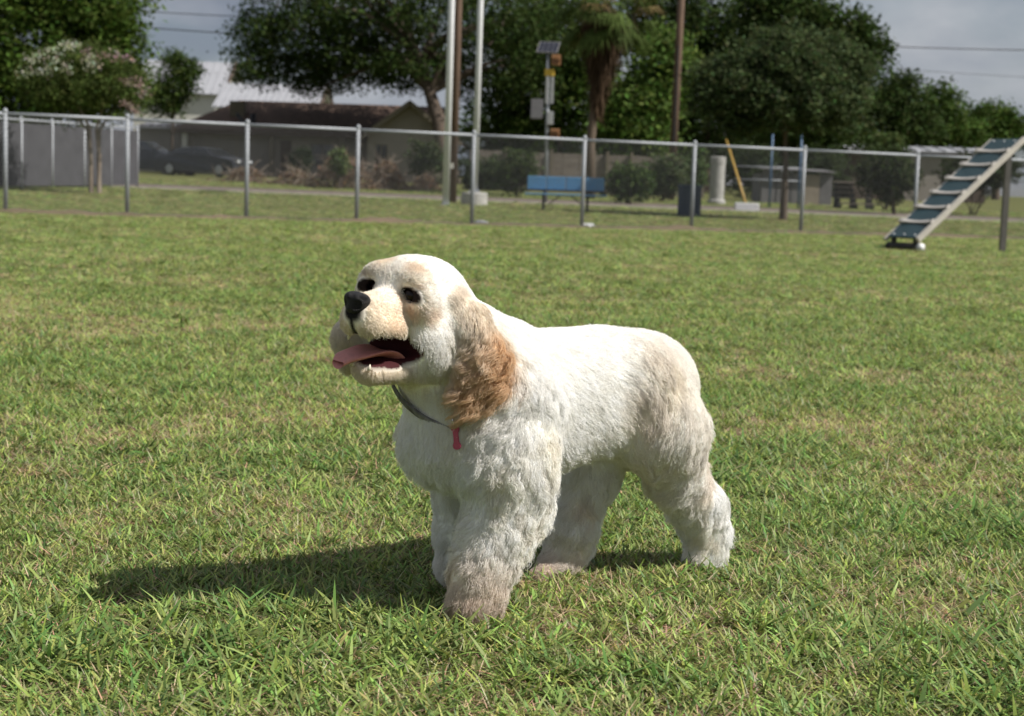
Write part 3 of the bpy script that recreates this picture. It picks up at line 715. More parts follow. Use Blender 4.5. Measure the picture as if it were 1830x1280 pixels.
    f = B_(); f.box((px(392), 1.6, 3.2), (px(418), 2.4, 4.25)); f.build('roof_box', M['tan_trim'], roof)
    f = B_(); f.tube([(px(440), .6, 2.6), (px(440), .6, 3.55)], .16, 10); f.build('flue', M['dark_steel'], roof, True)
    f = B_(); f.bar((px(412), .4, 3.5), (px(430), .0, 2.85), .14, .14); f.build('roof_brace', M['dark_steel'], roof)
    # porch posts
    for x in (325, 479, 603, 645):
        f = B_(); f.box((px(x) - .14, -.42, -.3), (px(x) + .14, -.14, eave - .2)); f.build('porch_post', M['white_wall'] if x == 325 else M['tan_trim'], root)
house()

def metal_building(name, label, xl, xr, yt, ye, Y, dep, zb, gable=True, seams=14, wall='white_wall'):
    k = Y / FPX; X = lambda px: (px - 915) * k; p0 = at((xl + xr) / 2, 300, Y); z0 = gz(p0[0], p0[1]); root = empty(name, (p0[0], Y, z0)); tag(root, label, 'building')
    zr = at((xl + xr) / 2, yt, Y)[2] - z0; ze = at((xl + xr) / 2, ye, Y)[2] - z0; a, b = X(xl) - p0[0], X(xr) - p0[0]
    w = MB(); w.box((a + .3, 0, -.5), (b - .5, .25, ze)); w.box((a + .3, dep - .25, -.5), (b - .5, dep, ze))
    for x in (a + .3, b - .75): w.prism([(x, .25, -.5), (x, dep - .25, -.5), (x, dep - .25, ze), (x, dep / 2, zr - .15), (x, .25, ze)], (.25, 0, 0))
    w.build('wall', M[wall], root)
    r_ = MB(); r_.prism([(a, -.4, ze - .05), (b, -.4, ze - .05), (b, dep / 2, zr), (a, dep / 2, zr)], (0, 0, -.08)); r_.prism([(a, dep + .4, ze - .05), (a, dep / 2, zr), (b, dep / 2, zr), (b, dep + .4, ze - .05)], (0, 0, -.08))
    rf = r_.build('roof', M['metal_roof'], root)
    for i in range(seams):
        x = a + (b - a) * (i + .5) / seams; s_ = MB(); s_.bar((x, -.4, ze), (x, dep / 2, zr + .03), .06, .07); s_.build('roof_seam', M['metal_roof'], rf)
    t = MB(); t.bar((b + .05, -.4, ze - .1), (b + .05, dep / 2, zr - .05), .12, .35); t.bar((b + .05, dep / 2, zr - .05), (b + .05, dep + .4, ze - .1), .12, .35); t.build('gable_trim', M['dark_trim'], root)
    d = MB(); d.box(((a + b) / 2 - 1.2, -.06, -.3), ((a + b) / 2 + 1.2, 0, 2.6)); d.build('door', M['garage_paint'], root)
metal_building('gabled_metal_building', 'tall white building with pale metal roof and brown gable trim at left', 225, 392, 100, 165, 116, 9, 0, seams=12)
metal_building('low_metal_building', 'lower white building with seamed metal roof just behind the brown roofed house', 372, 560, 142, 192, 106, 9, 0, seams=16)
metal_building('long_shed', 'long low pale roofed shed far behind the dog ramp', 1495, 1760, 258, 268, 88, 6, 0, seams=10, wall='dark_trim')
metal_building('tan_outbuilding', 'plain tan outbuilding behind the dark cars at the end of the screened fence', 236, 322, 216, 226, 86, 5, 0, seams=6, wall='garage_paint')

# --- cars, seen from the side
def car(name, label, loc, rz, L, H, Wd, paint, suv=False):
    root = empty(name, loc, rz); tag(root, label, 'car')
    h = H; bl = .62 if not suv else .75
    if suv: prof = [(-.5, .32), (-.5, .62), (-.485, .80), (-.44, 1.0), (-.25, 1.0), (.02, .985), (.17, .70), (.40, .60), (.485, .52), (.5, .32)]
    else: prof = [(-.5, .34), (-.5, .60), (-.47, .70), (-.36, .73), (-.20, .97), (-.02, 1.0), (.10, .97), (.27, .70), (.43, .60), (.49, .50), (.5, .34)]
    b = MB(); zb = .20 / h
    secs = [(-1, .78), (-.96, 1.0), (-.5, 1.0), (.5, 1.0), (.96, 1.0), (1, .78)]
    vs, fs = [], []; pr = prof + [(.5, zb), (-.5, zb)]; n = len(pr)
    for si, (y, s) in enumerate(secs):
        for x, z in pr:
            zz = z; tum = 1 - .30 * max(0, z - .66) / .34
            end = abs(y) > .98
            vs.append((x * L * (1 if not end else .985), y * Wd / 2 * tum, (zz if not end else zb + (zz - zb) * .97) * h))
    for si in range(len(secs) - 1):
        for i in range(n): fs.append((si * n + i, si * n + (i + 1) % n, (si + 1) * n + (i + 1) % n, (si + 1) * n + i))
    fs.append(tuple(range(n - 1, -1, -1))); fs.append(tuple((len(secs) - 1) * n + i for i in range(n)))
    b.add(vs, fs); b.build('body', paint, root, False, bevel=.012)
    def side(pts, nm, m_):
        for sg in (-1, 1):
            q = []
            for x, z in pts:
                tum = 1 - .30 * max(0, z - .66) / .34; q.append((x * L, sg * (Wd / 2 * tum + .004), z * h))
            w = MB(); w.prism(q, (0, sg * .012, 0)); w.build(nm, m_, root)
    if suv:
        side([(-.43, .70), (-.41, .93), (-.25, .94), (-.25, .69)], 'side_window', M['window_glass']); side([(-.235, .69), (-.235, .94), (-.09, .935), (-.09, .68)], 'side_window', M['window_glass']); side([(-.075, .68), (-.075, .935), (.015, .92), (.125, .70)], 'side_window', M['window_glass'])
        fw_ = [(.03, .955), (.165, .715)]; rw_ = [(-.455, .96), (-.49, .75)]
    else:
        side([(-.30, .74), (-.19, .93), (-.06, .955), (-.06, .72)], 'side_window', M['window_glass']); side([(-.045, .72), (-.045, .955), (.085, .925), (.205, .72)], 'side_window', M['window_glass'])
        fw_ = [(.115, .945), (.262, .715)]; rw_ = [(-.215, .95), (-.35, .745)]
    for nm, ((x0, z0), (x1, z1)) in (('windscreen', fw_), ('rear_window', rw_)):
        sg = 1 if x1 > x0 else -1; w = MB(); w0, w1 = Wd / 2 * .70, Wd / 2 * .88
        w.prism([(x0 * L, -w0, z0 * h + .01), (x0 * L, w0, z0 * h + .01), (x1 * L, w1, z1 * h + .01), (x1 * L, -w1, z1 * h + .01)], (sg * .012, 0, .012)); w.build(nm, M['window_glass'], root)
    for x in (-.31, .31):
        for sg in (-1, 1):
            r_ = .33; w = MB(); pts = [(x * L, sg * (Wd / 2 - .2), r_), (x * L, sg * (Wd / 2 + .012), r_)]; w.tube(pts, r_, 22); wh = w.build('wheel', M['tyre'], root, False)
            w = MB(); w.tube([(x * L, sg * (Wd / 2 + .012), r_), (x * L, sg * (Wd / 2 + .03), r_)], [.215, .19], 18); w.build('rim', M['rim'], wh)
            if sg == 1:
                w = MB(); w.box((.475 * L, -.36 * Wd if x > 0 else .2 * Wd, .50 * h), (.502 * L, -.2 * Wd if x > 0 else .36 * Wd, .57 * h)); w.build('headlight', M['head_lamp'], root)
                w = MB(); w.box((-.504 * L, -.42 * Wd if x > 0 else .25 * Wd, .55 * h), (-.48 * L, -.25 * Wd if x > 0 else .42 * Wd, .63 * h)); w.build('tail_light', M['tail_lamp'], root)
    for sg in (-1, 1):
        w = MB(); w.box((.19 * L, sg * (Wd / 2 * .98), .68 * h), (.22 * L, sg * (Wd / 2 * .98 + .18), .75 * h)); w.build('wing_mirror', paint, root)
p = gp(365, 73.5); car('parked_sedan', 'dark grey sedan parked in the drive of the brown roofed house', p, R(-22), 4.5, 1.42, 1.8, M['car_paint_grey'])
p = gp(262, 77); car('parked_suv', 'dark sport utility car parked at the end of the screened fence', p, R(-14), 4.6, 1.62, 1.85, M['car_paint_dark'], True)

# ================================================================== poles, bench, bin and park things
def pole(name, label, base, top, r0, r1, m_, cat='pole', n=12):
    root = empty(name, base); tag(root, label, cat); b = MB(); b.tube([np.zeros(3) - [0, 0, .1], (np.array(top) - base) * .5, np.array(top) - base], [r0, (r0 + r1) / 2, r1], n); b.build('shaft', m_, root, True); return root
b0 = gp(797, 40); w1 = pole('light_pole', 'white metal light pole standing left beside the wooden pole', b0, b0 + np.array([.02, 0, 9.5]), .095, .075, M['white_paint'])
def lamp_head(root, z):
    q = MB(); q.bar((0, 0, z - .1), (.9, -.3, z + .15), .06, .06); q.build('arm', M['white_paint'], root); q = MB(); q.box((.8, -.42, z + .08), (1.35, -.18, z + .22)); q.build('lamp', M['galvanised'], root)
    q = MB(); q.box((-.16, -.16, -.02), (.16, .16, .02)); q.build('base_plate', M['galvanised'], root)
lamp_head(w1, 9.4)
b0 = gp(848, 41.5); root = empty('concrete_footing', b0); tag(root, 'round pale concrete footing under the right white pole', 'footing')
q = MB(); q.lathe([(.36, -.1), (.36, .30), (.33, .34)], 24); q.build('block', M['concrete'], root)
for a in range(4): q = MB(); q.tube([(.15 * math.cos(a * PI / 2 + .8), .15 * math.sin(a * PI / 2 + .8), .33), (.15 * math.cos(a * PI / 2 + .8), .15 * math.sin(a * PI / 2 + .8), .42)], .015, 6); q.build('anchor_bolt', M['galvanised'], root)
b1 = b0 + np.array([0, 0, .36]); w2 = pole('light_pole', 'white metal light pole on a round concrete footing', b1, b1 + np.array([.03, 0, 9.3]), .085, .07, M['white_paint']); lamp_head(w2, 9.2)
b0 = gp(808, 43); up1 = pole('utility_pole', 'brown wooden utility pole just behind the left white pole', b0, b0 + np.array([.05, 0, 10.5]), .13, .10, M['wood_pole'])
q = MB(); q.box((-.06, -.16, .95), (.03, -.135, 1.10)); q.build('pole_label', M['tooth'] if 'tooth' in M else M['white_wall'], up1)
b0 = gp(1199, 60); up2 = pole('utility_pole', 'brown wooden utility pole standing right of the palm', b0, b0 + np.array([.12, 0, 11.5]), .16, .13, M['wood_pole'])
for r_, z, x0 in ((up1, 10.0, b0), (up2, 11.0, b0)):
    q = MB(); q.bar((-1.1, 0, z), (1.1, .1, z), .10, .12); q.build('crossarm', M['wood_pole'], r_)
    for x in (-1, -.4, .4, 1): q = MB(); q.lathe([(.03, 0), (.05, .05), (.03, .10), (.045, .14), (.02, .18)], 8, (x, .05 * x, z + .06)); q.build('insulator', M['galvanised'], r_)
q = MB(); q.tube([(0, -.17, 2.0), (.03, -.17, 6)], .03, 6); q.build('conduit', M['dark_steel'], up2)
mat('cable', (.03, .03, .035), rough=.6)
def cable(label, a, b, sag, r_):
    a, b = np.array(a), np.array(b); root = MB(); root.tube([a + (b - a) * t - np.array([0, 0, sag * 4 * t * (1 - t)]) for t in np.linspace(0, 1, 24)], r_, 5); tag(root.build('power_line', M['cable']), label, 'cable', 'power lines across the sky')
cable('lower dark power line crossing the sky at the far left', at(-250, 2, 92), at(640, 72, 92), .25, .035)
cable('upper dark power line crossing the sky at the far left', at(-250, -20, 92), at(640, 38, 92), .25, .028)
cable('dark power line crossing the sky right of the trees', at(1300, 70, 96), at(2100, 92, 96), .2, .034)
cable('thin faint power line low in the sky at the right', at(1400, 108, 130), at(2100, 150, 130), .2, .02)
cable('slack line sloping down the sky right of the tall dark tree', at(1500, -20, 98), at(1660, 165, 98), .4, .018)

# --- solar powered beacon
def beacon():
    Y = 46; b0 = gp(976, Y); k = Y / FPX; root = empty('solar_beacon', b0); tag(root, 'solar powered crossing beacon on a grey pole with panel on top', 'beacon'); o = b0
    mat('beacon_orange', (.33, .17, .075), rough=.5, var=.25); mat('solar_cell', (.020, .022, .032), rough=.2); mat('yellow_plate', (.62, .40, .05), rough=.6); mat('sign_grey', (.36, .365, .37), rough=.55, metal=.2, var=.2); mat('dark_box', (.16, .155, .165), rough=.6, var=.2)
    b = MB(); b.tube([(0, 0, -.1), pt(980, 92, Y) - o], [.055, .05], 12); b.build('pole', M['galvanised'], root, True)
    c = pt(980, 86, Y) - o; q = MB(); s_ = math.sin(.55); w_ = .32
    q.prism([c + (-w_ - .04, -.17, -.17), c + (w_ - .06, -.17, -.17), c + (w_ + .04, .17, .17), c + (-w_ + .06, .17, .17)], (0, -.02, .03)); pn = q.build('solar_panel', M['dark_box'], root)
    for i in range(4):
        for j in range(3):
            x0 = -w_ + .03 + i * (w_ * 2 - .04) / 4; x1 = x0 + (w_ * 2 - .04) / 4 - .012; f = lambda x, t: c + (x * .96 - .05 + .10 * t, -.17 + .34 * t, -.17 + .34 * t) + np.array([0, -.021, .031]); t0, t1 = .04 + j * .31, .04 + j * .31 + .29
            q = MB(); q.prism([f(x0, t0), f(x1, t0), f(x1, t1), f(x0, t1)], (0, -.002, .003)); q.build('solar_cell', M['solar_cell'], pn)
    def bx(nm, x0, x1, y0, y1, m_, d=.14, dy=-.02):
        p0, p1 = pt(x0, y1, Y) - o, pt(x1, y0, Y) - o; q = MB(); q.box((p0[0], -d / 2 + dy, p0[2]), (p1[0], d / 2 + dy, p1[2])); return q.build(nm, m_, root, bevel=.01)
    for nm, y0, y1, x0 in (('beacon_lamp', 99, 117, 985), ('lower_beacon_lamp', 231, 246, 983)):
        h_ = bx(nm, x0, x0 + 17, y0, y1, M['beacon_orange'], .26, -.05); p_ = pt(x0 + 8, (y0 + y1) / 2, Y) - o; q = MB(); q.tube([(p_[0], -.18, p_[2]), (p_[0], -.30, p_[2] - .02)], [.11, .12], 14, cap=False); q.build('visor', M['beacon_orange'], h_)
    bx('yellow_plate', 973, 991, 124, 136, M['yellow_plate'], .03, -.08); bx('sign_plate', 974, 981, 138, 186, M['sign_grey'], .03, -.08); bx('sign_plate', 983, 990, 138, 186, M['sign_grey'], .03, -.08)
    bx('battery_box', 948, 971, 178, 212, M['dark_box'], .3, .05); bx('control_box', 977, 989, 200, 223, M['sign_grey'], .2, -.12); q = MB(); p_ = pt(972, 195, Y) - o; q.bar((p_[0] - .1, 0, p_[2]), (.0, 0, p_[2]), .05, .05); q.build('bracket', M['galvanised'], root)
beacon()

# --- bench with a blue backrest
def bench():
    Y = 39.0; b0 = gp(1010, Y); k = Y / FPX; root = empty('park_bench', b0, R(-4)); tag(root, 'bright blue park bench with dark steel legs beyond the fence', 'bench')
    w = 1.0
    for i in range(4):
        x0 = -w + i * .5; q = MB(); q.box((x0 + .008, .24, .53), (x0 + .492, .285, .87)); q.build('backrest_panel', M['blue_plastic'], root, bevel=.015)
    for i in range(4):
        x0 = -w - .02 + i * .525; q = MB(); q.box((x0 + .006, -.24, .385), (x0 + .519, .20, .435)); q.build('seat_panel', M['blue_plastic'], root, bevel=.012)
    q = MB(); q.box((-w - .01, .29, .50), (w + .01, .32, .54)); q.box((-w - .01, .29, .83), (w + .01, .32, .87)); q.build('back_rail', M['dark_steel'], root)
    for x in (-.55, .58):
        q = MB(); q.bar((x, .02, 0), (x, .02, .40), .07, .06); q.bar((x, .02, .38), (x, .30, .40), .06, .05); q.bar((x, .305, .40), (x, .34, .85), .06, .03); q.bar((x, -.25, .385), (x, .25, .385), .06, .035); q.build('leg', M['dark_steel'], root)
        q = MB(); q.bar((x, -.28, .02), (x, .34, .02), .09, .04); q.build('foot', M['dark_steel'], root)
        s_ = 1 if x < 0 else -1; q = MB(); q.bar((x + s_ * .05, .02, .08), (x + s_ * .42, .02, .385), .03, .03); q.build('brace', M['dark_steel'], root)
bench()
def bin_():
    Y = 38.4; b0 = gp(1233, Y); root = empty('trash_can', b0); tag(root, 'dark blue round trash can on the grass beyond the fence', 'trash can')
    q = MB(); q.lathe([(.27, 0), (.27, .05), (.26, .06), (.26, .70), (.29, .72), (.29, .76), (.24, .76), (.24, .1)], 28); q.build('inner_can', M['dark_blue'], root)
    for i in range(26):
        a = 2 * PI * i / 26; q = MB(); c, s = math.cos(a), math.sin(a); q.bar((.285 * c, .285 * s, .05), (.285 * c, .285 * s, .73), .045, .015, up=(c, s, 0)); q.build('slat', M['dark_blue'], root)
    q = MB(); q.lathe([(.30, .72), (.315, .74), (.315, .78), (.30, .79), (.23, .79)], 28); q.build('rim', M['dark_blue'], root)
bin_()
b0 = gp(1281, 56); root = empty('concrete_pillar', b0); tag(root, 'pale round concrete pillar behind the blue trash can', 'pillar'); q = MB(); q.lathe([(.27, -.1), (.27, 1.45), (.285, 1.47), (.285, 1.70), (.25, 1.72)], 24); q.build('shaft', M['concrete'], root); q = MB(); q.lathe([(.33, -.1), (.33, .12), (.28, .16)], 24); q.build('base', M['concrete'], root)
mat('yellow_paint', (.42, .26, .04), rough=.5, var=.2)
b0 = gp(1338, 47.5); tp_ = at(1298, 250, 51); root = empty('guy_wire_guard', b0); tag(root, 'slanted yellow guard tube leaning up to the left above a white block', 'guard'); q = MB(); q.tube([(0, 0, 0), tp_ - b0], [.04, .04], 10); q.build('tube', M['yellow_paint'], root, True); q = MB(); q.tube([tp_ - b0, (tp_ - b0) * 1.6], .01, 5); q.build('wire', M['cable'], root)
b0 = gp(1336, 47.0); q = MB(); q.box((-.37, -.12, -.05), (.37, .12, .24)); o = q.build('concrete_block', M['white_paint'], None, bevel=.02, loc=b0); tag(o, 'white concrete block at the foot of the yellow guard tube', 'block')
# playground frame with blue posts
mat('frame_blue', (.05, .11, .20), rough=.5)
def frame():
    Y = 53; b0 = gp(1400, Y); root = empty('playground_frame', b0); tag(root, 'thin blue posted playground frame behind the round crowned tree', 'playground frame')
    for px in (1378, 1430):
        x = at(px, 300, Y)[0] - b0[0]; zt = at(px, 240, Y)[2] - b0[2]; q = MB(); q.tube([(x, 0, -.1), (x, 0, zt)], .035, 10); q.build('post', M['frame_blue'], root, True)
    x0, x1 = at(1312, 322, Y)[0] - b0[0], at(1432, 322, Y)[0] - b0[0]; z = at(1370, 322, Y)[2] - b0[2]
    for dz in (0, .45): q = MB(); q.tube([(x0, 0, z + dz), (x1, 0, z + dz)], .022, 8); q.build('rail', M['galvanised'], root, True)
frame()
mat('shed_tan', (.30, .255, .20), rough=.9, var=.25, scale=3); mat('shed_grey', (.17, .165, .17), rough=.85, var=.3, scale=2); mat('weathered_wood', (.23, .20, .17), rough=.9, col2=(.13, .11, .09), scale=6, stretch=(.2, 1, 1))
def shed():
    Y = 62; b0 = gp(1420, Y); root = empty('storage_shed', b0); tag(root, 'grey panelled storage shed with a tan door behind the round crowned tree', 'shed'); X = lambda px: at(px, 320, Y)[0] - b0[0]
    for i, (a, b_) in enumerate(((1362, 1388), (1389, 1414), (1415, 1438))): q = MB(); q.box((X(a), 0, -.1), (X(b_) - .03, .12, 1.35 - .05 * i)); q.build('panel', M['shed_grey'], root)
    q = MB(); q.box((X(1439), -.04, -.1), (X(1465), .12, 1.2)); q.build('door', M['shed_tan'], root); q = MB(); q.box((X(1466), 0, -.1), (X(1488), .12, 1.25)); q.build('panel', M['shed_grey'], root); q = MB(); q.box((X(1360), .12, -.1), (X(1488), 2.2, 1.2)); q.build('back_wall', M['shed_grey'], root)
    q = MB(); q.prism([(X(1356), -.2, 1.37), (X(1492), -.2, 1.30), (X(1492), 2.4, 1.42), (X(1356), 2.4, 1.49)], (0, 0, .05)); q.build('roof', M['shed_grey'], root)
shed()
def stacks():
    Y = 56; b0 = gp(1532, Y); root = empty('small_bleachers', b0); tag(root, 'small weathered plank bleachers left of the dark spreading bush', 'bleachers'); X = lambda px: at(px, 320, Y)[0] - b0[0]
    for i in range(5): q = MB(); q.box((X(1502), .28 * i, .18 + .2 * i), (X(1568), .28 * i + .24, .23 + .2 * i)); q.build('plank', M['weathered_wood'], root)
    for px in (1506, 1535, 1564):
        for i in range(5): q = MB(); q.box((X(px) - .03, .28 * i + .10, -.1), (X(px) + .03, .28 * i + .16, .18 + .2 * i)); q.build('support', M['dark_steel'], root)
stacks()
# dark wooden privacy fence behind the bench
def board_fence():
    Y = 69; b0 = gp(840, Y); root = empty('board_fence', b0); tag(root, 'dark weathered wooden privacy fence behind the bench', 'fence')
    x0, x1 = at(840, 300, Y)[0], at(1265, 300, Y)[0]; n = int((x1 - x0) / .15)
    for i in range(n):
        x = x0 + .15 * i; z = gz(x, Y) - b0[2]; q = MB(); q.box((x - b0[0], random.uniform(-.008, .008), z - .05), (x - b0[0] + .138, .02, z + 1.75 + random.uniform(-.02, .02))); q.build('board', M['weathered_wood'], root)
    for px in (905, 985, 1062, 1085, 1128, 1190, 1255):
        x = at(px, 300, Y)[0]; z = gz(x, Y) - b0[2]; q = MB(); q.box((x - b0[0] - .06, -.13, z - .05), (x - b0[0] + .06, -.012, z + 1.9)); q.build('post', M['tan_trim'], root)
board_fence()

# ================================================================== dog agility ramp
def ramp():
    base = on_z(1612, 446); Z = np.array([0, 0, 1.0]); dirp = np.array([.80, .60, 0.0]); wd = np.array([-.60, .80, 0.0])
    root = empty('dog_agility_ramp', base); tag(root, 'dog agility ramp with dark teal deck and pale cross slats rising to the right', 'ramp')
    mat('teal_deck', (.016, .042, .050), rough=.45, var=.25, scale=5, bump=.15, bscale=300); mat('pale_slat', (.44, .415, .385), rough=.6, var=.2, scale=9); mat('pale_rail', (.40, .375, .33), rough=.6, var=.2, scale=7); mat('ramp_steel', (.155, .145, .135), rough=.55, metal=.3, var=.25, scale=6); mat('ramp_dark', (.03, .028, .026), rough=.7); mat('white_cap', (.66, .66, .66), rough=.4)
    W = .54; L0 = np.array([.17, -.10, .17]) * 1.0; L0 = on_z(1640, 449) - base + .15 * Z; run, rise = 2.15, 1.40; slope = (dirp * run + Z * rise); SL = np.linalg.norm(slope); sd_ = slope / SL; nrm = np.cross(wd, sd_); nrm = nrm if nrm[2] > 0 else -nrm
    f = lambda t, w, h=0: L0 + sd_ * t + wd * w + nrm * h
    n = 7; seg = SL / n
    for i in range(n):
        a, b = i * seg + .012, (i + 1) * seg - .012; q = MB(); q.prism([f(a, .035), f(b, .035), f(b, W - .035), f(a, W - .035)], nrm * .025); dk = q.build('deck_panel', M['teal_deck'], root, bevel=.004)
        if i in (0, n - 1):
            for w_ in (.10, W / 2, W - .10):
                q = MB(); c = f(a + .06 if i == 0 else b - .06, w_, .025); q.tube([c, c + nrm * .008], [.014, .010], 8); q.build('bolt', M['white_cap'], dk)
    for i in range(1, n):                                                   # cross slats, thicker at their ends
        t = i * seg; prof = []
        for k in range(9):
            w_ = W * k / 8; hh = .018 + .028 * abs(2 * k / 8 - 1) ** 2; prof.append((w_, hh))
        q = MB(); vs = []
        for w_, hh in prof:
            e = .024 + .014 * abs(2 * w_ / W - 1) ** 2
            vs += [f(t - e, w_, .026), f(t + e, w_, .026), f(t + e, w_, .026 + hh), f(t - e, w_, .026 + hh)]
        fs = [(0, 1, 2, 3), (35, 34, 33, 32)]
        for k in range(8):
            for m_ in range(4): fs.append((4 * k + m_, 4 * k + (m_ + 1) % 4, 4 * k + 4 + (m_ + 1) % 4, 4 * k + 4 + m_))
        q.add(vs, fs); sl = q.build('cross_slat', M['pale_slat'], root)
        for w_ in (.03, W - .03): q = MB(); c = f(t, w_, .07); q.tube([c, c + nrm * .008], .012, 8); q.build('bolt', M['ramp_dark'], sl)
    for w_, th_ in ((.0, .07), (W, .035)): q = MB(); q.bar(f(-.02, w_, th_ / 2 - .03), f(SL + .02, w_, th_ / 2 - .03), .045, th_, up=nrm); q.build('side_rail', M['pale_rail'], root)
    # posts under the top, foot beam and its feet
    for w_, t in ((.02, SL * .85), (.10, SL * .90)):
        p_ = f(t, w_, -.04); q = MB(); q.bar(p_, np.array([p_[0], p_[1], -base[2] - .05]), .075, .075); q.build('post', M['ramp_steel'], root)
    q = MB(); p0, p1 = f(SL * .83, .0, -.07), f(SL * .83, W, -.07); q.bar(p0, p1, .05, .05); q.build('crossbar', M['ramp_steel'], root)
    for w_ in (.08, W - .10): p_ = f(.06, w_, 0); q = MB(); q.bar(p_, np.array([p_[0], p_[1], .02]), .06, .06); q.build('leg', M['ramp_dark'], root)
    p0, p1 = f(.06, .0), f(.06, W); p0, p1 = np.array([p0[0], p0[1], .05]), np.array([p1[0], p1[1], .05]); q = MB(); q.tube([p0, p1], .052, 14); q.build('foot_beam', M['ramp_dark'], root, True)
    q = MB(); q.tube([p0 - wd * .035, p0 + wd * .02], [.05, .058], 14); q.build('end_cap', M['white_cap'], root, True)
ramp()

# litter along the fence
mat('white_plastic', (.80, .80, .80), rough=.35); mat('grey_plastic', (.30, .31, .33), rough=.5); mat('dead_leaf', (.36, .23, .10), rough=.8)
def crumple(name, label, px, py, size, m_, seed, fl=.45):
    g = np.random.default_rng(seed); p = on_z(px, py); bm = bmesh.new(); bmesh.ops.create_icosphere(bm, subdivisions=3, radius=1)
    for v in bm.verts:
        q = np.array(v.co) * 2.2 + seed; n_ = math.sin(q[0] * 2.1 + 1.3 * math.sin(q[1] * 3)) * .22 + math.sin(q[2] * 4 + q[0] * 3) * .14 + g.normal() * .05
        v.co = Vector((v.co.x * size * (1 + n_) * 1.3, v.co.y * size * (1 + n_), max(v.co.z, -.6) * size * fl * (1 + n_) + size * fl * .6))
    me_ = bpy.data.meshes.new(name); bm.to_mesh(me_); bm.free(); o = link(name, me_, m_, None, False, p); tag(o, label, 'litter')
crumple('crumpled_bag', 'crumpled white plastic bag lying at the foot of the fence', 1052, 406, .10, M['white_plastic'], 3)
crumple('crumpled_paper', 'dull grey scrap lying beside a fence post below the white poles', 858, 401, .11, M['grey_plastic'], 4, .4)
crumple('crumpled_can', 'small grey scrap in the grass left of the trash can at the fence', 1178, 399, .07, M['grey_plastic'], 5, .3)
crumple('dry_leaf_clump', 'small yellow brown leaf clump at the fence right of the park tree', 1463, 412, .07, M['dead_leaf'], 6, .5)
# ================================================================== the dog
T_DOG = time.time()
_a = R(42)
DU = np.array([-math.cos(_a), -math.sin(_a), 0.0])       # the way the dog walks
DR = np.array([-math.sin(_a), math.cos(_a), 0.0])        # its right side, away from the camera
DZ = np.array([0, 0, 1.0])
DO = on_z(1268, 1010) + 0.05 * DR
def dg(s, l, z): return DO + s * DU + l * DR + z * DZ
def dpx(px, py, lat, rpx=None):
    d = ray(px, py); k = ((DO + lat * DR - CAM) @ DR) / (d @ DR); P = CAM + k * d
    return (P, rpx * k / FPX) if rpx is not None else P
HY, HP, HR, HS = R(58), R(8), R(7), 1.05
_f0 = np.array([-math.cos(HY) * math.cos(HP), -math.sin(HY) * math.cos(HP), math.sin(HP)])
_r0 = np.array([-math.sin(HY), math.cos(HY), 0]); _u0 = np.cross(_r0, _f0)
if _u0[2] < 0: _u0 = -_u0
HF = _f0; HRt = math.cos(HR) * _r0 + math.sin(HR) * _u0; HU = math.cos(HR) * _u0 - math.sin(HR) * _r0
HC = at(745, 546, 1.935)
def hd(s, l, z): return HC + HS * (s * HF + l * HRt + z * HU)
def hpx(px, py, lat):
    d = ray(px, py); k = ((HC + HS * lat * HRt - CAM) @ HRt) / (d @ HRt); return CAM + k * d

WHITE = (0.94, 0.93, 0.90); CREAM = (0.78, 0.65, 0.50); TAN = (0.44, 0.255, 0.125); SAND = (0.74, 0.585, 0.42); DIRTY = (0.48, 0.36, 0.28); OFF = (0.89, 0.855, 0.80)
PR = []          # primitives
_back = -DU * 0.8 - DZ * 0.5
_down = -DZ
def ell(c, rad, axes, k=0.03, ln=0.012, col=WHITE, comb=_back, wave=0.0, lift=0.25, sub=False):
    PR.append(dict(t='e', c=np.array(c), r=np.array(rad), A=np.array(axes), k=k, ln=ln, col=np.array(col), comb=np.array(comb), wave=wave, lift=lift, sub=sub))
def cap(a, ra, b, rb, k=0.025, ln=0.012, col=WHITE, comb=_down, wave=0.0, lift=0.25, sub=False):
    PR.append(dict(t='c', a=np.array(a), b=np.array(b), ra=ra, rb=rb, k=k, ln=ln, col=np.array(col), comb=np.array(comb), wave=wave, lift=lift, sub=sub))
def prim_sdf(p, P):
    if p['t'] == 'e':
        q = (P - p['c']) @ p['A'].T
        k0 = np.linalg.norm(q / p['r'], axis=-1); k1 = np.linalg.norm(q / p['r'] ** 2, axis=-1)
        return k0 * (k0 - 1) / np.maximum(k1, 1e-6)
    ab = p['b'] - p['a']; t = np.clip(((P - p['a']) @ ab) / (ab @ ab), 0, 1)
    return np.linalg.norm(P - p['a'] - t[..., None] * ab, axis=-1) - (p['ra'] + (p['rb'] - p['ra']) * t)
DA = (DU, DR, DZ); HA = (HF, HRt, HU)
def chain(pts, k=0.025, **kw):
    """pts: (px, py, lateral, radius px) -> tapered limb"""
    q = [dpx(x, y, l, r_) for x, y, l, r_ in pts]
    for (p0, r0), (p1, r1) in zip(q[:-1], q[1:]): cap(p0, r0, p1, r1, k, **kw)

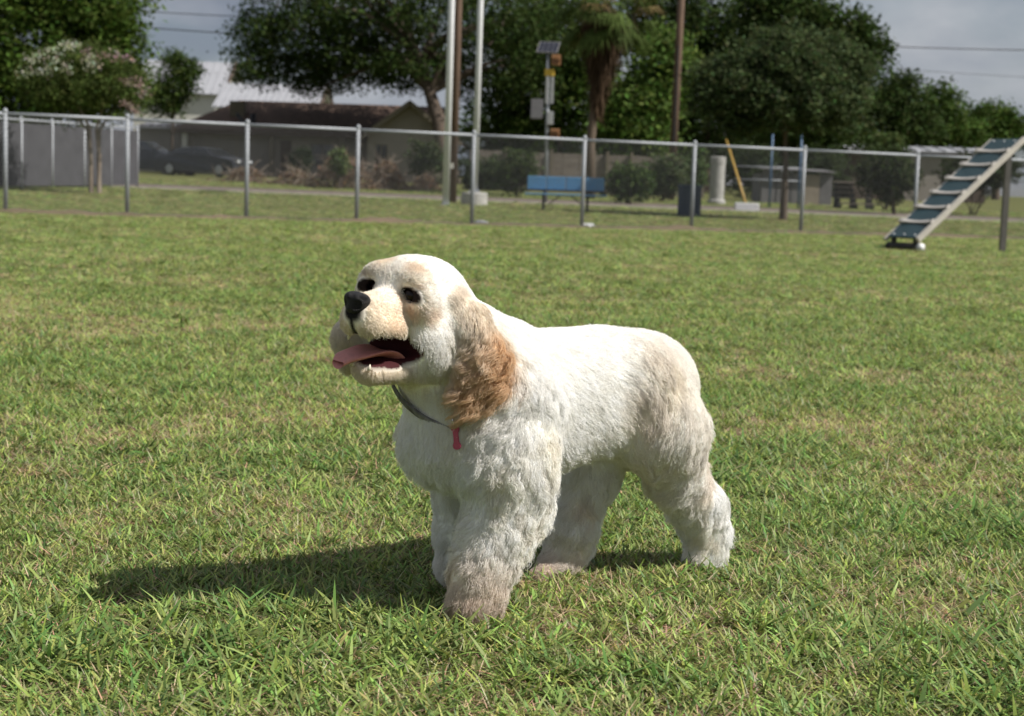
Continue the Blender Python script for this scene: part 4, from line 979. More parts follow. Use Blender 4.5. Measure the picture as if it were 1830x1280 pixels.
# trunk
ell(dg(.36, 0, .268), (.150, .082, .100), DA, 0.02, ln=.013, comb=_back)
ell(dg(.435, .004, .248), (.088, .080, .092), DA, 0.03, ln=.022, comb=-DZ * 1.0 + DU * .1, wave=.003, lift=.3)
ell(dg(.215, 0, .285), (.140, .074, .083), DA, 0.04, ln=.011, comb=_back)
ell(dg(.105, 0, .272), (.082, .072, .080), DA, 0.04, ln=.013, comb=_back, col=(0.90, 0.87, 0.82))
ell(dg(.33, 0, .212), (.11, .055, .040), DA, 0.03, ln=.026, comb=-DZ * .8 - DU * .5, wave=.004, lift=.2)
cap(dg(.04, 0, .30), .018, dg(.022, 0, .285), .014, 0.02, ln=.012, comb=-DZ)
ell(dg(.195, -.016, .238), (.11, .058, .052), DA, 0.03, ln=.020, comb=-DZ * .7 - DU * .6, wave=.003, lift=.2)
# neck
cap(dg(.425, 0, .315), .078, HC - .02 * HF - .02 * DZ, .060, 0.04, ln=.015, comb=-DZ * .8 - DU * .4, lift=.2)
ell(dpx(782, 795, .010), (.045, .058, .050), DA, 0.03, ln=.020, comb=-DZ, wave=.003, lift=.3)
cap(dg(.48, 0, .28), .052, hd(-.022, 0, -.055), .040, 0.025, ln=.016, comb=-DZ * 1.0 - DU * .2, lift=.2)
# near hind leg
chain([(1148, 688, -.046, 72), (1184, 770, -.060, 72)], 0.03, ln=.020, col=(0.88, 0.84, 0.78), comb=-DZ - DU * .25, wave=.003, lift=.3)
chain([(1184, 770, -.060, 72), (1206, 845, -.056, 50)], 0.03, ln=.024, col=OFF, comb=-DZ, wave=.005, lift=.4)
chain([(1206, 845, -.053, 48), (1246, 905, -.052, 42), (1262, 950, -.052, 36)], 0.02, ln=.022, col=WHITE, comb=-DZ, wave=.005, lift=.45)
chain([(1262, 950, -.052, 36), (1264, 985, -.052, 30)], 0.02, ln=.020, col=WHITE, comb=-DZ, wave=.004, lift=.35)
chain([(1262, 990, -.052, 29), (1248, 1000, -.056, 24)], 0.02, ln=.012, col=OFF, comb=-DZ * .6 + DU * .6, wave=.002)
# far hind leg
chain([(1085, 760, .035, 66), (1052, 850, .040, 48)], 0.03, ln=.022, comb=-DZ, wave=.004, lift=.35)
chain([(1052, 850, .040, 48), (1032, 905, .040, 34), (1022, 950, .040, 37), (1010, 1000, .040, 33)], 0.02, ln=.021, comb=-DZ, wave=.005, lift=.4)
chain([(1006, 1008, .040, 32), (968, 1034, .036, 22)], 0.02, ln=.014, col=(0.62, 0.50, 0.41), comb=-DZ * .5 + DU * .8, wave=.002)
# near front leg, reaching forward
chain([(905, 735, -.050, 92), (906, 830, -.066, 78)], 0.04, ln=.022, comb=-DZ * 1.0 - DU * .15, wave=.005, lift=.35)
chain([(906, 830, -.066, 78), (908, 905, -.068, 64), (880, 965, -.068, 52)], 0.03, ln=.025, comb=-DZ, wave=.006, lift=.42)
chain([(880, 965, -.068, 52), (858, 1030, -.072, 47)], 0.03, ln=.024, col=OFF, comb=-DZ, wave=.005, lift=.35)
chain([(858, 1030, -.072, 47), (848, 1076, -.074, 42)], 0.02, ln=.020, col=(0.72, 0.61, 0.51), comb=-DZ, wave=.003, lift=.25)
chain([(850, 1072, -.074, 40), (838, 1084, -.076, 33)], 0.02, ln=.012, col=DIRTY, comb=-DZ * .8 + DU * .5, wave=.002)
# far front leg
chain([(830, 810, .045, 56), (826, 880, .048, 43), (822, 950, .048, 36), (824, 1000, .048, 33)], 0.03, ln=.018, comb=-DZ, wave=.004, lift=.3)
chain([(824, 1000, .048, 33), (806, 1014, .048, 25)], 0.02, ln=.010, col=OFF, comb=-DZ * .6 + DU * .6)
# head
_hb = -HF * 0.9 - HU * 0.25
ell(hd(-.008, 0, .006), (.068, .058, .058), HA, 0.02, ln=.010, comb=_hb, lift=.05)
ell(hd(.030, 0, .016), (.040, .043, .040), HA, 0.02, ln=.009, comb=-HF * .7 + HU * .5, lift=.05)
for sd in (-1, 1):
    ell(hd(.050, sd * .027, .030), (.016, .019, .012), HA, 0.015, ln=.007, comb=HF * .2 + HU * .6 + sd * HRt * .4, lift=.2, col=(0.86, 0.77, 0.64))
    ell(hd(.018, sd * .036, -.030), (.030, .025, .034), HA, 0.016, ln=.012, comb=-HF * .5 - HU * .8, lift=.2, wave=.001)
    ell(hd(.005, sd * .040, -.045), (.034, .026, .034), HA, 0.02, ln=.016, comb=-HF * .5 - HU * .8, lift=.25, wave=.002)
    ell(hd(.040, sd * .041, .002), (.020, .014, .022), HA, 0.015, ln=.007, comb=-HF * .8 - HU * .3, lift=.12)
    ell(hd(.050, sd * .044, .012), (.013, .009, .016), HA, 0.012, ln=.007, comb=-HF * .8 - HU * .3, lift=.12)
    # flews
    cap(hd(.066, sd * .020, -.031), .018, hd(.100, sd * .013, -.031), .0160, 0.010, ln=.009, comb=-HF * .5 - HU * .7, lift=.06, col=(0.85, 0.76, 0.63))
cap(hd(.045, 0, -.010), .030, hd(.102, 0, -.018), .0230, 0.012, ln=.007, comb=-HF * .9 - HU * .2, lift=.05, col=(0.87, 0.80, 0.70))
# lower jaw
for sd in (-1, 1):
    cap(hd(.014, sd * .028, -.072), .018, hd(.072, sd * .009, -.0855), .0105, 0.015, ln=.008, comb=-HF * .4 - HU * .9, lift=.15, col=(0.80, 0.72, 0.60))
cap(hd(.000, 0, -.072), .026, hd(.066, 0, -.0885), .0115, 0.015, ln=.008, comb=-HF * .5 - HU * .8, lift=.15, col=(0.80, 0.72, 0.62))
# mouth hollow
MOUTH = len(PR)
_mf = HF * math.cos(R(-9)) + HU * math.sin(R(-9)); _mu = HU * math.cos(R(-9)) - HF * math.sin(R(-9))
ell(hd(.084, -.018, -.0590), (.062, .049, .0195), (_mf, HRt, _mu), 0.004, sub=True)
# eye sockets
EYES = [hd(.0590, sd * .0325, .012) for sd in (-1, 1)]
EAX = []
for sd in (-1, 1):
    eo = -.55 * HF + sd * .83 * HRt; eo /= np.linalg.norm(eo); eu = HU + .28 * eo; eu -= (eu @ eo) * eo * 0; ef = np.cross(eo, eu) * -sd; ef /= np.linalg.norm(ef); eu /= np.linalg.norm(eu); eo = np.cross(ef, eu); EAX.append(np.stack([eo, ef, eu]))
EYES2, EYEP = [], []
for e, ax in zip(EYES, EAX):
    nv_ = ax[1] if ax[1] @ HF > 0 else -ax[1]
    q_ = e + np.linspace(-.03, .03, 241)[:, None] * nv_; dd_ = np.min([prim_sdf(p, q_) for p in PR if not p['sub']], 0); sp_ = q_[np.argmax(dd_ > -.0015)]     # where the face surface lies in front of the eye
    EYES2.append(sp_ - nv_ * .0080); EYEP.append(sp_); ell(sp_ - nv_ * .001, (.0150, .0080, .0085), ax, 0.004, sub=True)
EYES = [sp_ + 0 for sp_ in EYES2]
# ears
EAR0 = len(PR)
_ed = -DZ
chain([(812, 534, -.050, 16), (840, 580, -.060, 28)], 0.02, ln=.020, col=(0.84, 0.74, 0.61), comb=-DZ - DU * .15, wave=.003, lift=.12)
chain([(840, 580, -.060, 28), (856, 632, -.068, 36)], 0.02, ln=.040, col=(0.82, 0.71, 0.57), comb=-DZ - DU * .15, wave=.010, lift=.2)
chain([(858, 630, -.068, 37), (858, 662, -.072, 36), (842, 684, -.072, 29)], 0.02, ln=.044, col=(0.64, 0.43, 0.245), comb=-DZ - DU * .0, wave=.011, lift=.22)
_e = [hpx(636, 555, .062), hpx(624, 600, .062), hpx(622, 640, .060)]
cap(_e[0], .012, _e[1], .017, 0.015, ln=.012, col=(0.78, 0.71, 0.62), comb=-DZ, wave=.001)
cap(_e[1], .017, _e[2], .015, 0.015, ln=.014, col=(0.74, 0.66, 0.56), comb=-DZ, wave=.002)
EAR1 = len(PR)

def prim_box(p, m):
    if p['t'] == 'e':
        e = np.sqrt((p['A'].T ** 2) @ (p['r'] ** 2)); return p['c'] - e - m, p['c'] + e + m
    e = max(p['ra'], p['rb']); return np.minimum(p['a'], p['b']) - e - m, np.maximum(p['a'], p['b']) + e + m

def surface_nets(f, lo, h):
    nx, ny, nz = f.shape; ins = f < 0
    cnt = np.zeros((nx - 1, ny - 1, nz - 1), np.float32); pos = np.zeros((nx - 1, ny - 1, nz - 1, 3), np.float32)
    S = lambda a, d: a[d[0]:nx - 1 + d[0], d[1]:ny - 1 + d[1], d[2]:nz - 1 + d[2]]
    corners = [(i, j, k) for i in (0, 1) for j in (0, 1) for k in (0, 1)]
    for c0 in corners:
        for ax in range(3):
            if c0[ax]: continue
            c1 = list(c0); c1[ax] = 1
            a, b = S(f, c0), S(f, c1); x = S(ins, c0) != S(ins, c1)
            t = np.where(x, a / np.where(x, a - b, 1), 0)
            cnt += x
            for d in range(3): pos[..., d] += np.where(x, c0[d] + (t if d == ax else 0), 0)
    act = cnt > 0; idx = -np.ones(act.shape, np.int64); idx[act] = np.arange(act.sum())
    base = np.argwhere(act); V = (pos[act] / cnt[act][:, None] + base) * h + lo
    Q = []
    for ax in range(3):
        b1, b2 = (ax + 1) % 3, (ax + 2) % 3
        sl0 = [slice(None)] * 3; sl1 = [slice(None)] * 3; sl0[ax] = slice(0, -1); sl1[ax] = slice(1, None)
        x = ins[tuple(sl0)] != ins[tuple(sl1)]; e = np.argwhere(x); inside0 = ins[tuple(sl0)][x]
        ok = (e[:, b1] > 0) & (e[:, b2] > 0) & (e[:, b1] < f.shape[b1] - 1) & (e[:, b2] < f.shape[b2] - 1); e, inside0 = e[ok], inside0[ok]
        q = []
        for d1, d2 in ((-1, -1), (0, -1), (0, 0), (-1, 0)):
            c = e.copy(); c[:, b1] += d1; c[:, b2] += d2; q.append(idx[c[:, 0], c[:, 1], c[:, 2]])
        q = np.stack(q, 1); q[~inside0] = q[~inside0][:, ::-1]; Q.append(q)
    return V, np.concatenate(Q)

HVOX = 0.0032
_bx = [prim_box(p, 0.03) for p in PR]
LO = np.min([b[0] for b in _bx], 0); HI = np.max([b[1] for b in _bx], 0)
DIM = np.ceil((HI - LO) / HVOX).astype(int) + 1
FLD = np.full(DIM, 0.06, np.float32)
for p in PR:
    k = p['k']; b0, b1 = prim_box(p, 0.012 + k)
    i0 = np.clip(np.floor((b0 - LO) / HVOX).astype(int), 0, DIM - 1); i1 = np.clip(np.ceil((b1 - LO) / HVOX).astype(int) + 1, 1, DIM)
    sl = tuple(slice(a, b) for a, b in zip(i0, i1))
    G = np.stack(np.meshgrid(*[LO[d] + HVOX * np.arange(i0[d], i1[d]) for d in range(3)], indexing='ij'), -1)
    d = prim_sdf(p, G).astype(np.float32); o = FLD[sl]
    if p['sub']:
        d = -d; hh = np.clip(0.5 + 0.5 * (d - o) / k, 0, 1); FLD[sl] = o * (1 - hh) + d * hh + k * hh * (1 - hh)
    else:
        hh = np.clip(0.5 + 0.5 * (o - d) / k, 0, 1); FLD[sl] = o * (1 - hh) + d * hh - k * hh * (1 - hh)
DV, DF = surface_nets(FLD, LO, HVOX)
del FLD
def laplace(V, F, it, lam):
    E = np.concatenate([F[:, [0, 1]], F[:, [1, 2]], F[:, [2, 3]], F[:, [3, 0]]]); E = np.concatenate([E, E[:, ::-1]])
    deg = np.bincount(E[:, 0], minlength=len(V))[:, None]
    for _ in range(it):
        s = np.stack([np.bincount(E[:, 0], V[E[:, 1], d], len(V)) for d in range(3)], 1); V = V + lam * (s / np.maximum(deg, 1) - V)
    return V
DV = laplace(DV, DF, 3, 0.5)

# what each point of the skin carries: length, colour, comb direction, waviness
def skin_fields(P, sig=0.010):
    W = np.zeros(len(P)); out = np.zeros((len(P), 9))
    for p in PR:
        if p['sub']: continue
        w = np.exp(-np.clip(prim_sdf(p, P), -0.02, 0.5) / sig); W += w
        cb = p['comb'] / np.linalg.norm(p['comb'])
        out += w[:, None] * np.array([p['ln'], *p['col'], *cb, p['wave'], p['lift']])
    return out / W[:, None]
def vnoise(P, s, seed=0):
    """smooth value noise, -1..1"""
    q = P * s + 37.1 * (seed + 1); i = np.floor(q).astype(np.int64); f = q - i; f = f * f * (3 - 2 * f); r_ = 0
    for a in (0, 1):
        for b in (0, 1):
            for c in (0, 1):
                h = (i[:, 0] + a) * 73856093 ^ (i[:, 1] + b) * 19349663 ^ (i[:, 2] + c) * 83492791 ^ (seed * 2654435)
                h = (h * 1103515245 + 12345) & 0x7fffffff; h = ((h >> 8) * 69069 + 1) & 0xffff
                r_ = r_ + (h / 32767.5 - 1) * (f[:, 0] if a else 1 - f[:, 0]) * (f[:, 1] if b else 1 - f[:, 1]) * (f[:, 2] if c else 1 - f[:, 2])
    return r_
def blob(P, c, r0, r1):
    return 1 - smooth01((np.linalg.norm(P - c, axis=1) - r0) / (r1 - r0))
def pigment(P, col):
    """patches of the coat that the animal carries: tan eye surrounds, cream saddle, haunch, belly edge"""
    col = col.copy()
    def lay(w, c):
        w = np.clip(w, 0, 1)[:, None]; col[:] = col * (1 - w) + np.array(c) * w
    nz = vnoise(P, 55, 3)
    for sd, e in zip((-1, 1), EYEP):
        lay(blob(P, e + HS * (-.004 * HF - .006 * HU), .014, .032) * .65, (0.73, 0.51, 0.33))
        lay(blob(P, hd(.040, sd * .048, -.004), .006, .022) * .45, (0.72, 0.50, 0.33))
        lay(blob(P, hd(.080, sd * .034, -.020), .006, .026) * .4, (0.74, 0.55, 0.38))
        lay(blob(P, hd(.055, sd * .022, .044), .006, .020) * .5, (0.72, 0.55, 0.38))
    lay(blob(P, hd(.075, 0, .018), .006, .024) * .5, (0.85, 0.80, 0.72))
    for s_, z_, w_, r_ in ((.28, .385, .22, .03), (.23, .38, .25, .025), (.17, .37, .15, .04), (.33, .375, .15, .025)):
        lay(blob(P, dg(s_, -.03, z_), .004, r_) * w_ * (.6 + nz), (0.66, 0.47, 0.33))
    lay(blob(P, dpx(1165, 655, -.06), .01, .05) * .2, (0.70, 0.54, 0.41))
    lay(blob(P, dpx(1150, 730, -.09), .01, .055) * .22 * (.8 + .5 * nz), (0.68, 0.52, 0.39))
    lay(blob(P, dpx(1255, 800, -.08), .01, .07) * .34 * (.8 + .5 * nz), (0.68, 0.53, 0.40))
    lay(blob(P, dpx(1240, 860, -.07), .01, .035) * .5, (0.64, 0.49, 0.36))
    lay(blob(P, dpx(1040, 905, .02), .005, .03) * .35, (0.64, 0.47, 0.36))
    ew = np.clip(1 - (np.min([prim_sdf(p, P) for p in PR[EAR0:EAR0 + 4]], 0) - .004) / .008, 0, 1)
    ev = (P - dpx(850, 640, -.07)); es = ev @ _rt; ez = ev @ DZ
    lay(ew * smooth01((es + .002 + .012 * nz) / .03) * smooth01((.055 - ez) / .05) * .95, (0.60, 0.385, 0.21))
    lay(ew * smooth01((-ez - .015 + .01 * nz) / .05) * .8, (0.52, 0.32, 0.17))
    lay(ew * smooth01((-es - .010 - .010 * nz) / .02) * smooth01((ez + .06) / .02) * .6, (0.80, 0.70, 0.58))
    return col
FLDS = skin_fields(DV)
col = pigment(DV, FLDS[:, 1:4])
dm = np.abs(prim_sdf(PR[MOUTH], DV)); inm = prim_sdf(PR[MOUTH], DV) < 0.0028
hl = (DV - HC) @ np.stack([HF, HRt, HU], 1) / HS
inm &= (hl[:, 0] > .028)
lipw = np.clip(1 - np.maximum(prim_sdf(PR[MOUTH], DV) - .002, 0) / .007, 0, 1) * (hl[:, 0] > .035)
col = col * (1 - lipw[:, None] * .85) + np.array((.05, .022, .018)) * lipw[:, None] * .85
inm |= (hl[:, 0] > .018) & (hl[:, 0] < .10) & (np.abs(hl[:, 1]) < .029) & (hl[:, 2] < -.044) & (hl[:, 2] > -.0775)
col[inm] = (.055, .014, .016)
eyd = np.min([np.linalg.norm(((DV - e) @ ax.T) / np.array([.0160, .040, .0095]), axis=1) for e, ax in zip(EYES, EAX)], 0)
rim = np.clip(1 - (eyd - .95) / .22, 0, 1)[:, None]; col = col * (1 - rim) + np.array((.018, .011, .009)) * rim
nosew = np.maximum(blob(DV, hd(.128, 0, -.018), .012, .020), np.clip(1 - (np.abs(hl[:, 1]) - .0015) / .0045, 0, 1) * (hl[:, 0] > .10) * (hl[:, 2] < -.012) * (hl[:, 2] > -.062))[:, None]; col = col * (1 - nosew) + np.array((.012, .011, .012)) * nosew
inm = inm & True
bald = (inm | (rim[:, 0] > .35) | (nosew[:, 0] > .4) | (lipw > .75))

dog = empty('cocker_spaniel', DO)
tag(dog, 'white and cream spaniel with tan curly ears walking across the grass with its tongue out', 'dog')
me = mesh_np('dog_body', DV - DO, DF); vcol(me, col)
body = link('body', me, attr_mat('dog_skin', rough=.85, spec=.15), dog, smooth=True)

# ---- coat: one strand per root, combed, clumped and waved
def coat(n, sel=None):
    tri = np.concatenate([DF[:, [0, 1, 2]], DF[:, [0, 2, 3]]])
    tri = tri[~bald[tri].any(1)]
    A, B, Cc = DV[tri[:, 0]], DV[tri[:, 1]], DV[tri[:, 2]]
    nr = np.cross(B - A, Cc - A); ar = np.linalg.norm(nr, axis=1)
    cen = (A + B + Cc) / 3
    hw = 1 + 1.2 * blob(cen, HC + .03 * HF, .09, .14)           # finer on the head
    pick = rng.choice(len(tri), n, p=ar * hw / (ar * hw).sum())
    u_, v_ = rng.random(n), rng.random(n); fl = u_ + v_ > 1; u_[fl], v_[fl] = 1 - u_[fl], 1 - v_[fl]
    P = A[pick] + u_[:, None] * (B - A)[pick] + v_[:, None] * (Cc - A)[pick]
    return P, None, pick, tri, u_, v_
vn = np.zeros_like(DV)
_fnq = np.cross(DV[DF[:, 2]] - DV[DF[:, 0]], DV[DF[:, 3]] - DV[DF[:, 1]])
for c_ in range(4):
    for d_ in range(3): vn[:, d_] += np.bincount(DF[:, c_], _fnq[:, d_], len(DV))
vn /= np.linalg.norm(vn, axis=1)[:, None] + 1e-12
NH, KP = 260000, 10
P, _, pick, tri, u_, v_ = coat(NH)
bw = np.stack([1 - u_ - v_, u_, v_], 1)
def interp(a): return np.einsum('ij,ijk->ik', bw, a[tri[pick]])
N = interp(vn); N /= np.linalg.norm(N, axis=1)[:, None]
Fh = interp(FLDS)
hcol = pigment(P, Fh[:, 1:4])
ln = Fh[:, 0] * (0.75 + 0.5 * rng.random(NH)); comb = Fh[:, 4:7]; wave = Fh[:, 7]; lift = Fh[:, 8]
# mouth edge and muzzle stay short, hair over the lip corner hangs
comb = comb + 0.45 * np.stack([vnoise(P, 22, s) for s in (11, 12, 13)], 1) * (0.25 + np.clip(wave / .006, 0, 1))[:, None]
T = comb - (comb * N).sum(1)[:, None] * N; T /= np.linalg.norm(T, axis=1)[:, None] + 1e-9
NL = 2600
lidx = rng.choice(NH, NL, replace=False); lkd = KDTree(NL)
for i, c in enumerate(lidx): lkd.insert(P[c], i)
lkd.balance()
lown = np.array([lkd.find(p)[1] for p in P + .0012 * rng.normal(size=P.shape)])
fl_ = np.clip(wave / .005, .12, 1)
ln = ln * np.where(wave > .0035, .9, 1.) * (1 + fl_ * .22 * np.clip(rng.normal(size=NL), -1.4, 1.8)[lown])
lj = rng.normal(size=(NL, 3))[lown] * (fl_ * .17)[:, None]
dirs = T + N * (lift * (1 + fl_ * .35 * rng.normal(size=NL)[lown]))[:, None] + lj + (0.10 - .05 * blob(P, HC + .03 * HF, .09, .14))[:, None] * rng.normal(size=(NH, 3)); dirs /= np.linalg.norm(dirs, axis=1)[:, None]
# strands bend towards gravity and comb along their length
tt = np.linspace(0, 1, KP)
S = np.zeros((NH, KP, 3)); S[:, 0] = P
Bn = np.cross(N, T)
d_ = dirs.copy()
droop = (T * 1.0 + np.array([0, 0, -0.25]) - N * .15)
for j in range(1, KP):
    d_ = d_ + droop * (0.22 * (0.3 + 2.0 * np.clip(ln / .03, 0, 1)))[:, None] / KP * 2; d_ /= np.linalg.norm(d_, axis=1)[:, None]
    S[:, j] = S[:, j - 1] + d_ * (ln / (KP - 1))[:, None]
# clumps
NC = 13000
cidx = rng.choice(NH, NC, replace=False)
kd = KDTree(NC)
for i, c in enumerate(cidx): kd.insert(P[c], i)
kd.balance()
own = np.array([kd.find(p)[1] for p in P])
cg = cidx[own]
wv = np.clip(wave / .006, 0, 1.4)
earw0 = np.clip(1 - np.min([prim_sdf(p, P) for p in PR[EAR0:EAR0 + 4]], 0) / .012, 0, 1)
ce = earw0[cidx]; ph = (vnoise(P[cidx], 30, 21) * 3.2 + vnoise(P[cidx], 90, 22) * 1.2) * (1 - .55 * ce); fr = 0.85 + (0.5 - .38 * ce) * rng.random(NC)
ang = ph[own][:, None] + 2 * PI * fr[own][:, None] * tt[None] * np.clip(ln / .026, .5, 1.5)[:, None]
off = (Bn[cg][:, None, :] * np.cos(ang)[..., None] + (N[cg] * .7)[:, None, :] * np.sin(ang)[..., None]) * (wave[:, None] * (.85 + .15 * earw0)[:, None] * tt[None] ** 0.8)[..., None]
S += off - off[:, :1]
earw = np.clip(1 - np.min([prim_sdf(p, P) for p in PR[EAR0:EAR0 + 4]], 0) / .012, 0, 1)
fly = rng.random(NH) < .10
cl = np.where(fly, .15, 1)[:, None] * (0.08 + (0.28 + .34 * earw)[:, None] * np.clip(wv, 0, 1)[:, None])
if False: cl = (0.10 + (0.34 + .25 * earw) * np.clip(wv, 0, 1))[:, None] * smooth01(tt / 0.9)[None]
cl = cl * smooth01(tt / 0.9)[None]
S = S * (1 - cl[..., None]) + (S[cg] + (P - P[cg])[:, None, :] * .12) * cl[..., None]
lg = lidx[lown]; cl2 = ((.30 + .15 * earw) * np.clip(wv, 0, 1) * (~fly))[:, None] * smooth01(tt)[None] ** 1.3
S = S * (1 - cl2[..., None]) + (S[lg] + (P - P[lg])[:, None, :] * .30) * cl2[..., None]
S[:, 0] = P - N * .001
S += rng.normal(size=S.shape) * (0.0007 * tt)[None, :, None]
# colour along and between strands
hcol = hcol * (1 + 0.10 * rng.normal(size=(NH, 1)) * .6) * (1 + .05 * rng.normal(size=NC)[own][:, None]) * (1 + .06 * np.clip(fl_, 0, 1) * np.clip(rng.normal(size=NL), -2, 1)[lown])[:, None]
hcol = hcol * (1 - np.array([.02, .07, .16]) * (smooth01(vnoise(P, 16, 31) * .9) * np.clip(fl_, 0, 1))[:, None])
hcol = np.clip(hcol, 0.01, 0.93)
def curves_obj(name, S, cols, r0, r1, material, parent):
    n, k, _ = S.shape
    cu = bpy.data.hair_curves.new(name); cu.add_curves([k] * n)
    cu.attributes['position'].data.foreach_set('vector', np.ascontiguousarray(S, np.float32).ravel())
    ra = cu.attributes.get('radius') or cu.attributes.new('radius', 'FLOAT', 'POINT')
    prof = (r0 + (r1 - r0) * np.linspace(0, 1, k) ** 1.5)
    ra.data.foreach_set('value', np.tile(prof, n).astype(np.float32))
    ca = cu.attributes.new('hcol', 'FLOAT_COLOR', 'CURVE')
    c4 = np.ones((n, 4), np.float32); c4[:, :3] = cols; ca.data.foreach_set('color', c4.ravel())
    cu.materials.append(material)
    o = bpy.data.objects.new(name, cu); C.objects.link(o); o.parent = parent
    return o
def hair_mat(name):
    m = bpy.data.materials.new(name); m.use_nodes = True; t = m.node_tree; t.nodes.clear()
    out = _n(t, 'ShaderNodeOutputMaterial'); a = _n(t, 'ShaderNodeAttribute', attribute_name='hcol')
    df = _n(t, 'ShaderNodeBsdfDiffuse'); tr = _n(t, 'ShaderNodeBsdfTranslucent'); mx = _n(t, 'ShaderNodeMixShader'); mx.inputs[0].default_value = .45
    t.links.new(a.outputs['Color'], df.inputs[0]); t.links.new(a.outputs['Color'], tr.inputs[0])
    t.links.new(df.outputs[0], mx.inputs[1]); t.links.new(tr.outputs[0], mx.inputs[2])
    gl = _n(t, 'ShaderNodeBsdfHairPrincipled') if False else _n(t, 'ShaderNodeBsdfGlossy')
    gl.inputs['Roughness'].default_value = .45; gl.inputs[0].default_value = (1, .97, .92, 1)
    m2 = _n(t, 'ShaderNodeMixShader'); m2.inputs[0].default_value = .035
    t.links.new(mx.outputs[0], m2.inputs[1]); t.links.new(gl.outputs[0], m2.inputs[2]); t.links.new(m2.outputs[0], out.inputs[0])
    return m
HAIR = hair_mat('dog_hair')
curves_obj('coat', S - DO, hcol,   .00026, .00010, HAIR, dog)

# ---- eyes, nose, tongue, teeth, collar
mat('eye', (.016, .008, .0045), rough=.05, spec=.30)
mat('nose', (.009, .008, .009), rough=.42, spec=.3, bump=.5, bscale=900)
mat('tongue', (.66, .26, .235), rough=.38, spec=.5, var=.25, scale=90, bump=.3, bscale=700)
mat('tooth', (.62, .56, .44), rough=.3)
def uvs(nu, nv): 
    vs, fs = [], []
    for i in range(nv + 1):
        for j in range(nu):
            th = PI * i / nv; ph_ = 2 * PI * j / nu; vs.append((math.sin(th) * math.cos(ph_), math.sin(th) * math.sin(ph_), math.cos(th)))
    for i in range(nv):
        for j in range(nu): fs.append((i * nu + j, (i + 1) * nu + j, (i + 1) * nu + (j + 1) % nu, i * nu + (j + 1) % nu))
    return np.array(vs), np.array(fs)
SV, SF = uvs(20, 12)
for e, ax in zip(EYES, EAX):
    v = SV * np.array([.0148, .0118, .0122]); v = v @ ax; o = link('eye', mesh_np('eye', v, SF), M['eye'], dog, True, e - DO)
# nose: rounded leather with two nostrils
v = np.sign(SV) * np.abs(SV) ** .85 * np.array([.0140, .0165, .0145])
v[:, 1] *= 1 + .30 * np.clip(v[:, 2] / .0135, -1, 1)
for sd in (-1, 1):
    d = np.linalg.norm(v - np.array([.0115, sd * .0085, -.002]), axis=1); v[:, 0] -= .008 * np.exp(-(d / .0045) ** 2)
d = np.abs(v[:, 1]); v[:, 0] -= .002 * np.exp(-(d / .002) ** 2) * (v[:, 0] > 0)
me = mesh_np('nose', v @ np.stack(HA), SF); link('nose', me, M['nose'], dog, True, hd(.118, 0, -.009) - DO).modifiers.new('s', 'SUBSURF').levels = 1
# tongue
tp = [hd(-.010, -.004, -.070), hd(.034, -.006, -.069), hpx(692, 619, .001), hpx(660, 621, .007), hpx(636, 632, .013), hpx(617, 636, .019), hpx(604, 648, .023)]
tw = [.027, .027, .0255, .0235, .0215, .0185, .010]
nu_ = 9; vs = []
for i, (c_, w_) in enumerate(zip(tp, tw)):
    for top in (0, 1):
        for k in range(nu_):
            q = -1 + 2 * k / (nu_ - 1)
            vs.append(c_ + HRt * w_ * q + HU * ((.0050 if top else -.0045) * math.sqrt(max(0, 1 - q * q)) - .007 * (1 - q * q) * (1 if i < 4 else .5)))
fs = []
for i in range(len(tp) - 1):
    for top in (0, 1):
        for k in range(nu_ - 1):
            a = (i * 2 + top) * nu_ + k; b = ((i + 1) * 2 + top) * nu_ + k; fs.append((a, a + 1, b + 1, b) if top else (a, b, b + 1, a + 1))
me = mesh_np('tongue', np.array(vs) - DO, fs); to = link('tongue', me, M['tongue'], dog, True)
bm = bmesh.new(); bm.from_mesh(me); bmesh.ops.remove_doubles(bm, verts=bm.verts, dist=.0004); bmesh.ops.recalc_face_normals(bm, faces=bm.faces); bm.to_mesh(me); bm.free()
to.modifiers.new('s', 'SUBSURF').render_levels = 2
def tooth(p, r_, h_, d):
    b = MB(); b.tube([p - DO, p - DO + d * h_ * .5, p - DO + d * h_], [r_, r_ * .8, r_ * .15], 8); b.build('tooth', M['tooth'], dog, True)
for sd in (-1, 1):
    tooth(hd(.100, sd * .015, -.044), .0030, .011 if sd > 0 else .007, -HU)
    tooth(hd(.085, sd * .0125, -.084), .0026, .008, HU)
    for q in range(0): tooth(hd(.072 - .011 * q, sd * (.019 + .004 * q), -.081 + .004 * q), .0026, .005, HU)
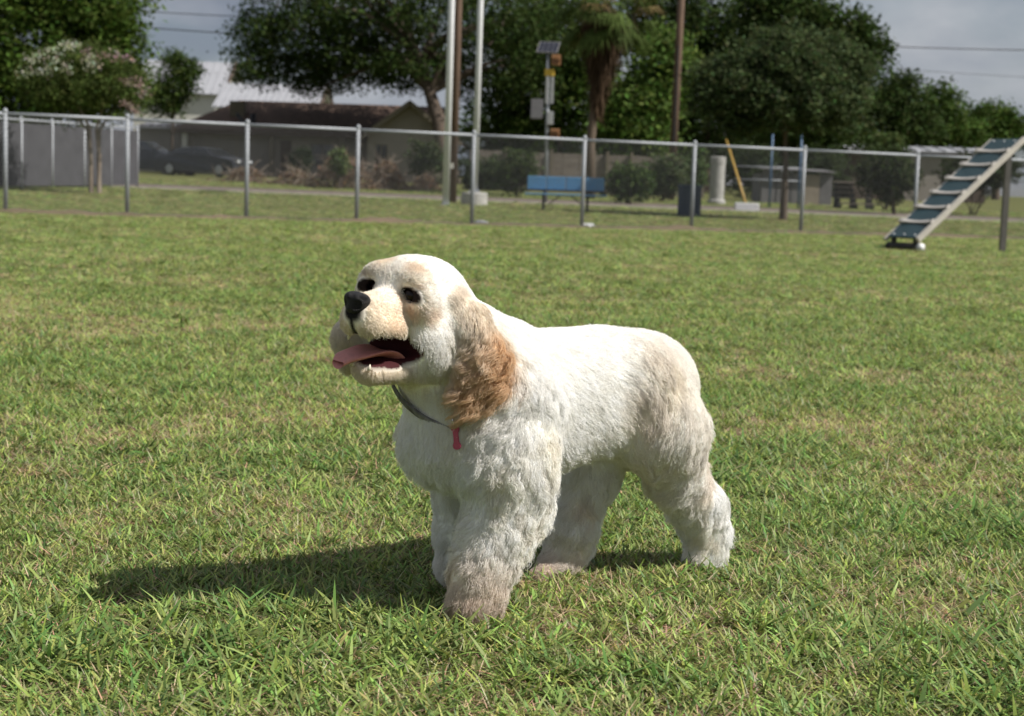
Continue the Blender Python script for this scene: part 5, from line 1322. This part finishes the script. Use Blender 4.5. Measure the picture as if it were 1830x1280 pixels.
# collar and its tag
mat('collar', (.022, .019, .022), rough=.7, col2=(.20, .19, .21), scale=75, detail=1); mat('tag_pink', (.42, .07, .14), rough=.3, metal=.2); mat('steel_ring', (.6, .6, .6), rough=.25, metal=1)
NPR = [p for i, p in enumerate(PR) if not p['sub'] and not EAR0 <= i < EAR1]
def dsd(Q): return np.min([prim_sdf(p, Q) for p in NPR], 0)
def surf(px, py, off=.0):
    r_ = ray(px, py); t = np.linspace(1.5, 2.6, 1200); Q = CAM + t[:, None] * r_; i = np.argmax(dsd(Q) < off); return Q[i]
pA, pB, pC = surf(735, 716), surf(780, 746), dg(.385, .02, .372)
na_ = np.cross(pB - pA, pC - pA); na_ /= np.linalg.norm(na_); na_ = na_ if na_ @ DU > 0 else -na_
ca, cb_ = dg(.44, 0, .30), hd(-.02, 0, -.03); cc = ca + (cb_ - ca) * (((pA - ca) @ na_) / ((cb_ - ca) @ na_))
e1 = np.cross(na_, DR); e1 /= np.linalg.norm(e1); e2 = np.cross(na_, e1); vs, fs = [], []; nn = 64
for i in range(nn):
    t = 2 * PI * i / nn; d0 = e1 * math.cos(t) + e2 * math.sin(t); rr_ = np.linspace(.02, .14, 200); Q = cc + rr_[:, None] * d0; k = np.argmax(dsd(Q) > (.0080 if d0[2] < .25 else -.004)); r_ = rr_[k]
    for w_, o_ in ((-.008, 0), (.008, 0), (.008, .002), (-.008, .002)): vs.append(cc + d0 * (r_ + o_) + na_ * w_ - DO)
for i in range(nn):
    a, b = 4 * i, 4 * ((i + 1) % nn)
    for m_ in range(4): fs.append((a + m_, a + (m_ + 1) % 4, b + (m_ + 1) % 4, b + m_))
col_o = link('collar', mesh_np('collar', laplace(np.array(vs), np.array(fs), 2, .3), fs), M['collar'], dog, True)
tg = surf(816, 782, .016) - DO; tu = DZ * .97 + DR * .2; tu /= np.linalg.norm(tu); tn = np.array([-.55, -.8, .1]); tn /= np.linalg.norm(tn); ts = np.cross(tu, tn)
tw_ = lambda y: (.0036 + .0024 * math.sin(PI * min(1, max(0, (abs(y) - .42) / .56)))) * (1 if abs(y) < .99 else .55)     # bone shaped tag
ysl = np.linspace(-1, 1, 17)
outl = [tg + tu * y * .0155 + ts * tw_(y) for y in ysl] + [tg + tu * y * .0155 - ts * tw_(y) for y in ysl[::-1]]
b = MB(); b.prism(outl, tn * .0022); b.build('tag', M['tag_pink'], col_o)
b = MB(); rc = tg + tu * .021; b.tube([rc + (tu * math.sin(a) + tn * math.cos(a)) * .005 for a in np.linspace(0, 2 * PI, 14)], .0009, 6); b.build('tag_ring', M['steel_ring'], col_o)
print('dog', round(time.time() - T_DOG, 1), 's', len(DV), 'verts')
